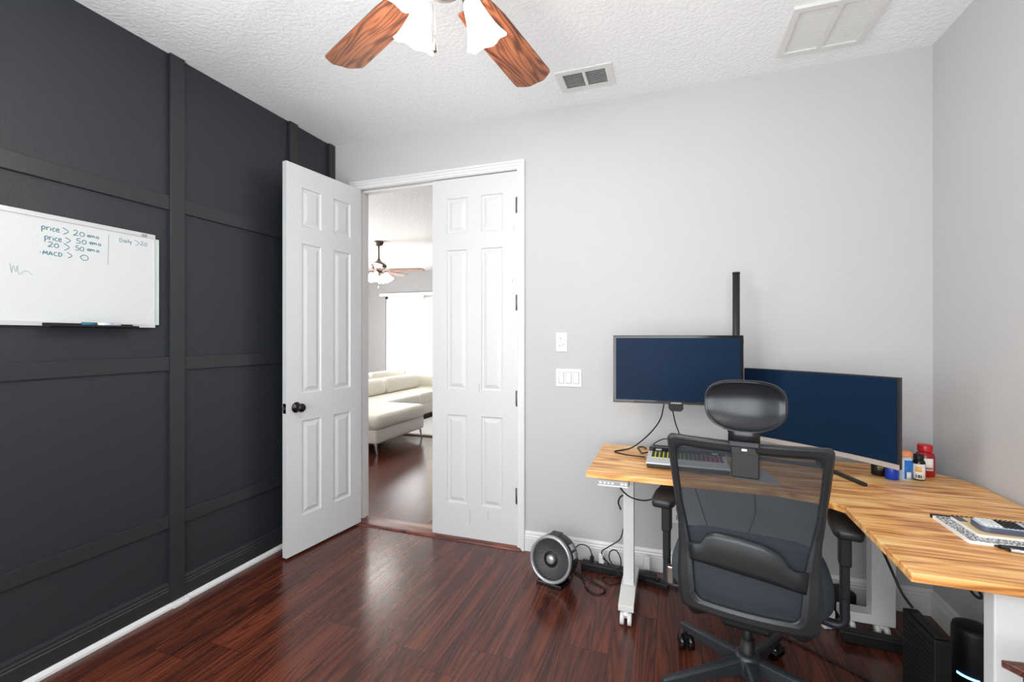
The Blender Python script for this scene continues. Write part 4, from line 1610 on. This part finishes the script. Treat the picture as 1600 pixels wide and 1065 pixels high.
b.grid([[(xx, hr_y(xx, -0.05) - 0.001 - (0.004 if abs(xx) < 0.03 else 0), zz) for xx in (-w_, -w_ * 0.5, 0, w_ * 0.5, w_)] for zz, w_ in ((-0.066, 0.050), (-0.073, 0.044), (-0.080, 0.041), (-0.104, 0.041))])
b.build('headrest_neck', M['shell'], hs, solid=0.006)
b = MB()
b.box((-0.041, -0.012, -0.016), (0.041, 0.014, 0.012), 0.004, Matrix.Translation((0, -0.398, 1.040)))
for x in (-0.018, 0.018):
    b.cyl((x, -0.4115, 1.044), (x, -0.408, 1.044), 0.003, n=10, mi=1)
b.build('headrest_hinge', [M['black_plastic'], M['hinge']], CH)

# seat
b = MB()
rows = []
n = 64
for z, k_ in ((0.425, 0.86), (0.432, 0.95), (0.455, 1.0), (0.490, 1.0), (0.518, 0.965), (0.533, 0.88), (0.540, 0.70), (0.542, 0.4), (0.542, 0.0)):
    rows.append([])
    for q in range(n):
        a = 2 * PI * q / n
        x = 0.262 * math.copysign(abs(math.cos(a)) ** (2 / 2.9), math.cos(a)) * k_
        y = 0.02 + 0.255 * math.copysign(abs(math.sin(a)) ** (2 / 3.2), math.sin(a)) * k_
        z2 = z - (0.03 * max(0, (y - 0.2) / 0.1)) * 0.5 + 0.014 * (x / 0.26) ** 2 * (1 if z > 0.48 else 0)
        rows[-1].append((x, y, z2))
b.grid(rows, close_u=True)
b.build('seat', M['seat_fabric'], CH)
b = MB()
b.box((-0.21, -0.19, 0.402), (0.21, 0.22, 0.427), 0.01)
b.build('seat_pan', M['black_plastic'], CH)
b = MB()
b.box((-0.08, -0.16, 0.335), (0.08, 0.10, 0.403), 0.015)
b.build('tilt_mechanism', M['dull_black'], CH)
b = MB()
b.tube([(-0.06, 0.05, 0.36), (-0.22, 0.07, 0.36), (-0.27, 0.07, 0.355)], 0.005, 8)
b.box((-0.30, 0.055, 0.325), (-0.272, 0.085, 0.40), 0.006)
b.build('tilt_lever', M['nickel'], CH)
b = MB()
b.cyl((0, 0, 0.10), (0, 0, 0.335), 0.0145, n=20)
b.cyl((0, 0, 0.10), (0, 0, 0.225), 0.024, n=20)
b.build('gas_column', M['dull_black'], CH)
b = MB()
b.lathe([(0, 0.085), (0.034, 0.085), (0.042, 0.10), (0.044, 0.155), (0.038, 0.170), (0.030, 0.174), (0.0, 0.176)])
b.build('base_hub', M['arm_grey'], CH)
for k in range(5):
    a = R(142.5 + 72 * k)
    mt = Matrix.Rotation(a, 4, 'Z')
    b = MB()
    rows = []
    for t in (0.0, 0.25, 0.6, 0.9, 1.0):
        x = 0.025 + 0.305 * t
        w_ = 0.0235 - 0.009 * t
        zt = 0.165 - 0.062 * t ** 0.9
        zb_ = zt - (0.055 - 0.032 * t)
        rows.append([mt @ Vector((x, -w_, zb_)), mt @ Vector((x, -w_ * 0.85, zt - 0.006)), mt @ Vector((x, -w_ * 0.45, zt)), mt @ Vector((x, w_ * 0.45, zt)), mt @ Vector((x, w_ * 0.85, zt - 0.006)), mt @ Vector((x, w_, zb_))])
    V = b.grid(rows, close_u=True, smooth=False)
    b.bm.faces.new(V[0])
    b.bm.faces.new(V[-1])
    b.build('base_leg', M['arm_grey'], CH, bevel=0.002)
    b = MB()
    ca_ = a + R([150, -30, 60, 10, 80][k])
    cx_, cy_ = 0.310 * math.cos(a), 0.310 * math.sin(a)
    m_ = Matrix.Translation((cx_, cy_, 0)) @ Matrix.Rotation(ca_, 4, 'Z')
    for s_ in (-1, 1):
        p0 = m_ @ Vector((0.012, s_ * 0.007, 0.0315))
        p1 = m_ @ Vector((0.012, s_ * 0.029, 0.0315))
        b.cyl(p0, p1, 0.031, n=28)
    b.build('caster', M['gloss_black'], CH)
    b = MB()
    b.cyl((cx_, cy_, 0.045), (cx_, cy_, 0.095), 0.008, n=12)
    b.box((-0.012, -0.0055, 0.03), (0.022, 0.0055, 0.062), 0.002, m_)
    b.build('caster_stem', M['dull_black'], CH)
# arms
for s_ in (-1, 1):
    b = MB()
    X = s_ * 0.312
    b.tube([(s_ * 0.12, 0.08, 0.385), (s_ * 0.17, 0.10, 0.345), (s_ * 0.22, 0.120, 0.310), (s_ * 0.270, 0.125, 0.296), (s_ * 0.298, 0.125, 0.300), (X, 0.125, 0.322), (X, 0.125, 0.36), (X, 0.125, 0.44)], 0.020, 12, sub=8, flat=0.8)
    ar = b.build('armrest', M['arm_grey'], CH)
    b = MB()
    b.box((X - 0.014, 0.103, 0.40), (X + 0.014, 0.147, 0.54), 0.005)
    b.box((X - 0.019, 0.099, 0.52), (X + 0.019, 0.151, 0.655), 0.006)
    b.build('armrest_post', M['black_plastic'], ar)
    b = MB()
    pts = [(X - 0.036, 0.02), (X + 0.036, 0.02), (X + 0.047, 0.06), (X + 0.050, 0.15), (X + 0.044, 0.24), (X + 0.030, 0.262), (X - 0.030, 0.262), (X - 0.044, 0.24), (X - 0.050, 0.15), (X - 0.047, 0.06)]
    b.prism([(p[0], p[1] - 0.02) for p in pts], 0.652, 0.686, bev=0.010)
    for f in b.bm.faces:
        f.smooth = True
    b.build('arm_pad', M['black_plastic'], ar)

# ------------------------------------------------------------------ drum heater/fan on the floor
ht = thing('desk_fan', 'black round drum fan with a silver ring standing by the baseboard', 'fan', (-0.606, 2.46, 0), R(-12))
AX = Matrix.Translation((0, -0.055, 0.140)) @ Matrix.Rotation(R(-90 - 9), 4, 'X')   # +z of the lathe -> back (+y), face tilted up
b = MB()
b.lathe([(0.108, 0.004), (0.118, 0.0), (0.123, 0.012), (0.124, 0.06), (0.120, 0.105), (0.100, 0.130), (0.05, 0.138), (0, 0.14)], AX, 64)
b.build('drum', M['black_plastic'], ht)
b = MB()
b.lathe([(0.106, 0.004), (0.110, -0.006), (0.118, -0.008), (0.124, 0.0), (0.125, 0.012), (0.120, 0.014)], AX, 64)
rg_ = b.build('trim_ring', M['silver'], ht)
b = MB()
b.lathe([(0.0, 0.032), (0.10, 0.034), (0.108, 0.02)], AX, 48)
b.build('inner_back', M['dull_black'], ht)
b = MB()
for k in range(60):
    a0 = 2 * PI * k / 60
    pts = []
    for t in (0, 0.33, 0.66, 1.0):
        r_ = 0.036 + (0.108 - 0.036) * t
        aa = a0 + 0.55 * t
        pts.append(AX @ Vector((r_ * math.cos(aa), r_ * math.sin(aa), 0.010 - 0.006 * t)))
    b.tube(pts, 0.0007, 4, sub=2)
gr = b.build('grille', M['grey_plastic'], ht)
b = MB()
b.lathe([(0, -0.006), (0.014, -0.004), (0.024, 0.002), (0.026, 0.010), (0, 0.012)], AX, 32)
b.build('silver_hub_cap', M['silver'], ht)
b = MB()
b.lathe([(0.024, 0.004), (0.045, 0.010), (0.045, 0.014), (0.0, 0.014)], AX, 48)
b.build('hub_plate', M['dull_black'], ht)
b = MB()
b.prism([(-0.075, -0.075), (0.075, -0.075), (0.085, 0.02), (0.07, 0.09), (-0.07, 0.09), (-0.085, 0.02)], 0.0, 0.022, bev=0.005)
b.build('base', M['gloss_black'], ht)
for a in (24, 44):
    b = MB()
    rows = []
    for zz in (0.035, 0.095):
        rows.append([AX @ Vector((0.1252 * math.cos(R(-a + q)), 0.1252 * math.sin(R(-a + q)), zz)) for q in range(0, 15, 2)])
    b.grid(rows)
    b.build('side_panel', M['grey_plastic'], ht, solid=0.002)
b = MB()
b.box((-0.03, -0.01, 0.246), (0.03, 0.05, 0.257), 0.003)
b.build('control_panel', M['gloss_black'], ht)

# ------------------------------------------------------------------ power strips, adaptors, cables
ps = thing('power_strip', 'black power strip on the floor left of the desk leg', 'power strip', (-0.49, 2.655, 0), R(-3))
b = MB()
b.box((0, -0.028, 0), (0.42, 0.028, 0.042), 0.006)
b.build('housing', M['dull_black'], ps)
for k in range(5):
    b = MB()
    b.box((0.05 + k * 0.07, -0.014, 0.0415), (0.085 + k * 0.07, 0.014, 0.0445), 0.001)
    b.build('socket', M['black_plastic'], ps)
ps2 = thing('power_strip', 'long black power strip on the floor behind the office chair arm', 'power strip', (0.0, 2.68, 0), R(-2))
b = MB()
b.box((0, -0.030, 0), (0.62, 0.030, 0.045), 0.006)
b.build('housing', M['dull_black'], ps2)


floor_bar = thing('power_strip', 'black bar lying on the floor in front of the white corner foot', 'power strip', (0.725, 2.41, 0), R(-3))
b = MB()
b.box((0, -0.025, 0), (0.235, 0.025, 0.05), 0.006)
b.build('housing', M['dull_black'], floor_bar)


def plug(label, loc, size, m_, cat='power adaptor', name='power_adaptor', rz=0, prong=True):
    t = thing(name, label, cat, loc, rz)
    b = MB()
    b.box((-size[0] / 2, -size[1] / 2, 0), (size[0] / 2, size[1] / 2, size[2]), min(size) * 0.15)
    b.build('case', M[m_], t)
    b = MB()
    b.cyl((0, 0, size[2] * 0.9), (0, 0, size[2] + 0.012), min(size[:2]) * 0.22, n=12)
    b.build('strain_relief', M[m_], t)
    return t


plug('white plug standing in the power strip left of the desk leg', (-0.375, 2.66, 0.045), (0.030, 0.030, 0.055), 'white_plastic', 'plug', 'power_plug')
plug('black plug in the left end of the power strip near the drum fan', (-0.43, 2.655, 0.045), (0.022, 0.022, 0.030), 'dull_black', 'plug', 'power_plug')
plug('white plug low on the baseboard right of the desk leg', (-0.125, 2.705, 0.03), (0.035, 0.025, 0.07), 'white_plastic', 'plug', 'power_plug')
plug('flat black power brick on the floor right of the white desk leg', (-0.065, 2.595, 0), (0.12, 0.055, 0.030), 'dull_black', rz=R(-12))
plug('black boxy power brick on the floor behind the right chair arm', (0.80, 2.64, 0), (0.075, 0.10, 0.12), 'dull_black', rz=R(15))
wa = plug('white angular charger lying on the floor behind the right chair arm', (0.690, 2.49, 0), (0.055, 0.05, 0.085), 'white_plastic', rz=R(25))
plug('low black power brick lying on the floor left of the white charger', (0.58, 2.60, 0), (0.14, 0.07, 0.05), 'dull_black', rz=R(8))


def cable(name, label, pts, r_=0.0032, m_='cable', sub=8):
    b = MB()
    b.tube(pts, r_, 8, sub=sub)
    o = b.build(name, M[m_])
    return tag(o, label, 'cable')


zf = 0.005
cable('fan_cord', 'black drum fan cord looping over the floor', [(-0.55, 2.56, 0.03), (-0.50, 2.585, zf), (-0.464, 2.535, zf), (-0.417, 2.428, zf), (-0.355, 2.398, zf), (-0.325, 2.45, zf), (-0.375, 2.495, zf), (-0.476, 2.55, zf + 0.004), (-0.53, 2.60, zf)], 0.0036)
cable('power_cable', 'black cable arching from the drum fan into the power strip', [(-0.545, 2.62, 0.10), (-0.50, 2.65, 0.135), (-0.45, 2.655, 0.125), (-0.43, 2.655, 0.085)], 0.0034)
cable('power_cable', 'black cable looped upright beside the white desk leg', [(-0.36, 2.60, 0.10), (-0.33, 2.61, 0.075), (-0.29, 2.60, 0.05), (-0.262, 2.60, 0.07), (-0.262, 2.60, 0.115), (-0.285, 2.60, 0.155), (-0.318, 2.60, 0.145), (-0.322, 2.60, 0.10), (-0.285, 2.59, 0.055), (-0.26, 2.58, 0.03)], 0.0034)
cable('power_cable', 'black cable coiled flat on the floor beside the desk foot', [(-0.27, 2.60, 0.02), (-0.30, 2.60, zf), (-0.35, 2.585, zf), (-0.352, 2.545, zf), (-0.305, 2.521, zf), (-0.262, 2.55, zf), (-0.262, 2.58, zf + 0.006)], 0.0034)
cable('power_cable', 'black cable rising from the power strip behind the white desk leg', [(-0.33, 2.64, 0.05), (-0.374, 2.65, 0.107), (-0.337, 2.655, 0.143), (-0.27, 2.65, 0.20), (-0.243, 2.62, 0.29), (-0.20, 2.60, 0.36)], 0.0034)
cable('controller_cable', 'black cable drooping from the desk height controller to the armrest', [(-0.218, 2.087, 0.700), (-0.213, 2.17, 0.64), (-0.175, 2.24, 0.585), (-0.11, 2.28, 0.565), (-0.05, 2.28, 0.595), (0.02, 2.27, 0.645), (0.05, 2.27, 0.715)], 0.0034)
cable('power_cable', 'short black cable curling down left of the white desk leg top', [(-0.225, 2.46, 0.52), (-0.250, 2.48, 0.50), (-0.262, 2.49, 0.465), (-0.250, 2.50, 0.425)], 0.0042)
cable('monitor_cable', 'black cable falling from the left monitor to a knot on the desk', [(-0.028, 2.375, 1.022), (-0.045, 2.42, 0.94), (-0.085, 2.46, 0.87), (-0.145, 2.50, 0.80), (-0.20, 2.53, 0.753), (-0.245, 2.48, 0.750), (-0.276, 2.44, 0.750), (-0.235, 2.400, 0.750), (-0.190, 2.385, 0.750), (-0.118, 2.36, 0.754)], 0.0034)
cable('laptop_cable', 'black cable curling from the left side of the laptop beside the knotted monitor cable', [(-0.108, 2.405, 0.768), (-0.135, 2.44, 0.753), (-0.150, 2.50, 0.750), (-0.165, 2.565, 0.750), (-0.140, 2.595, 0.750), (-0.122, 2.56, 0.750)], 0.0036)
cable('monitor_cable', 'thin black cable hanging from the block under the left monitor', [(0.012, 2.385, 0.990), (0.025, 2.44, 0.92), (0.047, 2.50, 0.84), (0.03, 2.56, 0.805), (-0.03, 2.60, 0.80), (-0.08, 2.612, 0.77), (-0.09, 2.615, 0.751)], 0.003)
cable('power_cable', 'thick black cable running from under the desk to the computer tower', [(0.740, 2.05, 0.69), (0.758, 2.12, 0.60), (0.785, 2.17, 0.53), (0.825, 2.18, 0.43), (0.845, 2.15, 0.365), (0.862, 2.11, 0.333)], 0.0048)
cable('power_cable', 'black cable loop hanging under the right wing of the desk', [(0.812, 1.70, 0.715), (0.818, 1.70, 0.65), (0.835, 1.70, 0.605), (0.852, 1.70, 0.590), (0.856, 1.70, 0.60), (0.840, 1.70, 0.64), (0.832, 1.70, 0.715)], 0.0038)
cable('power_cable', 'black cable snaking over the floor under the desk', [(0.45, 2.35, zf), (0.60, 2.25, zf), (0.72, 2.16, zf), (0.78, 2.08, zf), (0.80, 2.0, zf)], 0.0045)
cable('usb_cable', 'thin white cable on the floor by the white charger', [(0.50, 2.50, 0.006), (0.56, 2.50, 0.03), (0.61, 2.49, 0.06), (0.655, 2.49, 0.07)], 0.0028, 'white_plastic')
cable('power_cable', 'black cable running down the wall right of the office chair seat', [(0.60, 2.70, 0.22), (0.64, 2.71, 0.20), (0.65, 2.71, 0.14), (0.63, 2.69, 0.07), (0.60, 2.66, 0.03)], 0.0034)
cable('power_cable', 'thin black cable hanging under the desk behind the chair mesh, left', [(0.08, 2.52, 0.70), (0.12, 2.52, 0.58), (0.16, 2.53, 0.45), (0.20, 2.55, 0.30), (0.22, 2.60, 0.06)], 0.003)
cable('power_cable', 'bundled black cable sagging under the desk behind the chair mesh', [(0.26, 2.45, 0.70), (0.31, 2.45, 0.62), (0.38, 2.45, 0.60), (0.46, 2.45, 0.63), (0.56, 2.42, 0.66), (0.70, 2.40, 0.68)], 0.0045)
cable('power_cable', 'thin black cable dropping from the bundle under the desk behind the chair mesh', [(0.385, 2.46, 0.60), (0.39, 2.47, 0.50), (0.37, 2.48, 0.42), (0.34, 2.52, 0.30), (0.33, 2.58, 0.08)], 0.003)

# computer tower under the desk
pc = thing('computer_tower', 'slim black computer tower with ribbed side under the right wing of the desk', 'computer', (0.866, 2.03, 0), R(3))
b = MB()
b.box((-0.024, -0.10, 0.012), (0.026, 0.10, 0.322), 0.005)
b.build('case', M['dull_black'], pc)
b = MB()
for k in range(14):
    z = 0.06 + k * 0.0175
    b.box((-0.0275, -0.085, z), (-0.0238, 0.085, z + 0.006))
b.build('vent_ribs', M['black_plastic'], pc)
b = MB()
b.box((-0.016, -0.09, 0.3215), (0.018, 0.06, 0.329), 0.003)
b.build('top_panel', M['black_plastic'], pc)
for x, y in ((-0.015, -0.08), (0.015, -0.08), (-0.015, 0.08), (0.015, 0.08)):
    b = MB()
    b.cyl((x, y, 0), (x, y, 0.013), 0.008, n=12)
    b.build('foot', M['dull_black'], pc)
sp_ = thing('speaker', 'tall black cylindrical speaker with a blue light behind the right desk leg', 'speaker', (1.045, 2.12, 0))
b = MB()
b.lathe([(0, 0.0), (0.055, 0.0), (0.060, 0.006), (0.060, 0.28), (0.056, 0.295), (0.03, 0.302), (0, 0.303)], None, 40)
b.build('body', M['dull_black'], sp_)
b = MB()
b.grid([[(0.0608 * math.cos(R(a)), 0.0608 * math.sin(R(a)), z) for a in range(200, 262, 4)] for z in (0.128, 0.136)])
lo = b.build('status_light', M['led'], sp_, solid=0.001)
lo['label'] = 'glowing blue light bar'

# small wooden table whose corner shows at the right edge
tb = thing('side_table', 'red brown wooden table with a pointed corner at the right edge', 'side table', (0.80, 1.18, 0))
b = MB()
b.prism([(-0.075, 0.19), (0.40, 0.26), (0.40, -0.25), (0.02, -0.25), (-0.005, 0.10)], 0.585, 0.603, bev=0.003)
b.build('table_top', M['mahogany'], tb)
b = MB()
b.prism([(-0.045, 0.175), (0.38, 0.24), (0.38, -0.23), (0.04, -0.23), (0.01, 0.09)], 0.565, 0.585, bev=0.003)
b.build('apron', M['mahogany'], tb)
for x, y in ((0.05, 0.13), (0.34, 0.18), (0.08, -0.19), (0.34, -0.19)):
    b = MB()
    b.lathe([(0, 0), (0.012, 0), (0.016, 0.05), (0.011, 0.1), (0.018, 0.3), (0.014, 0.45), (0.022, 0.52), (0.022, 0.566), (0, 0.566)], Matrix.Translation((x, y, 0)), 20)
    b.build('leg', M['mahogany'], tb)
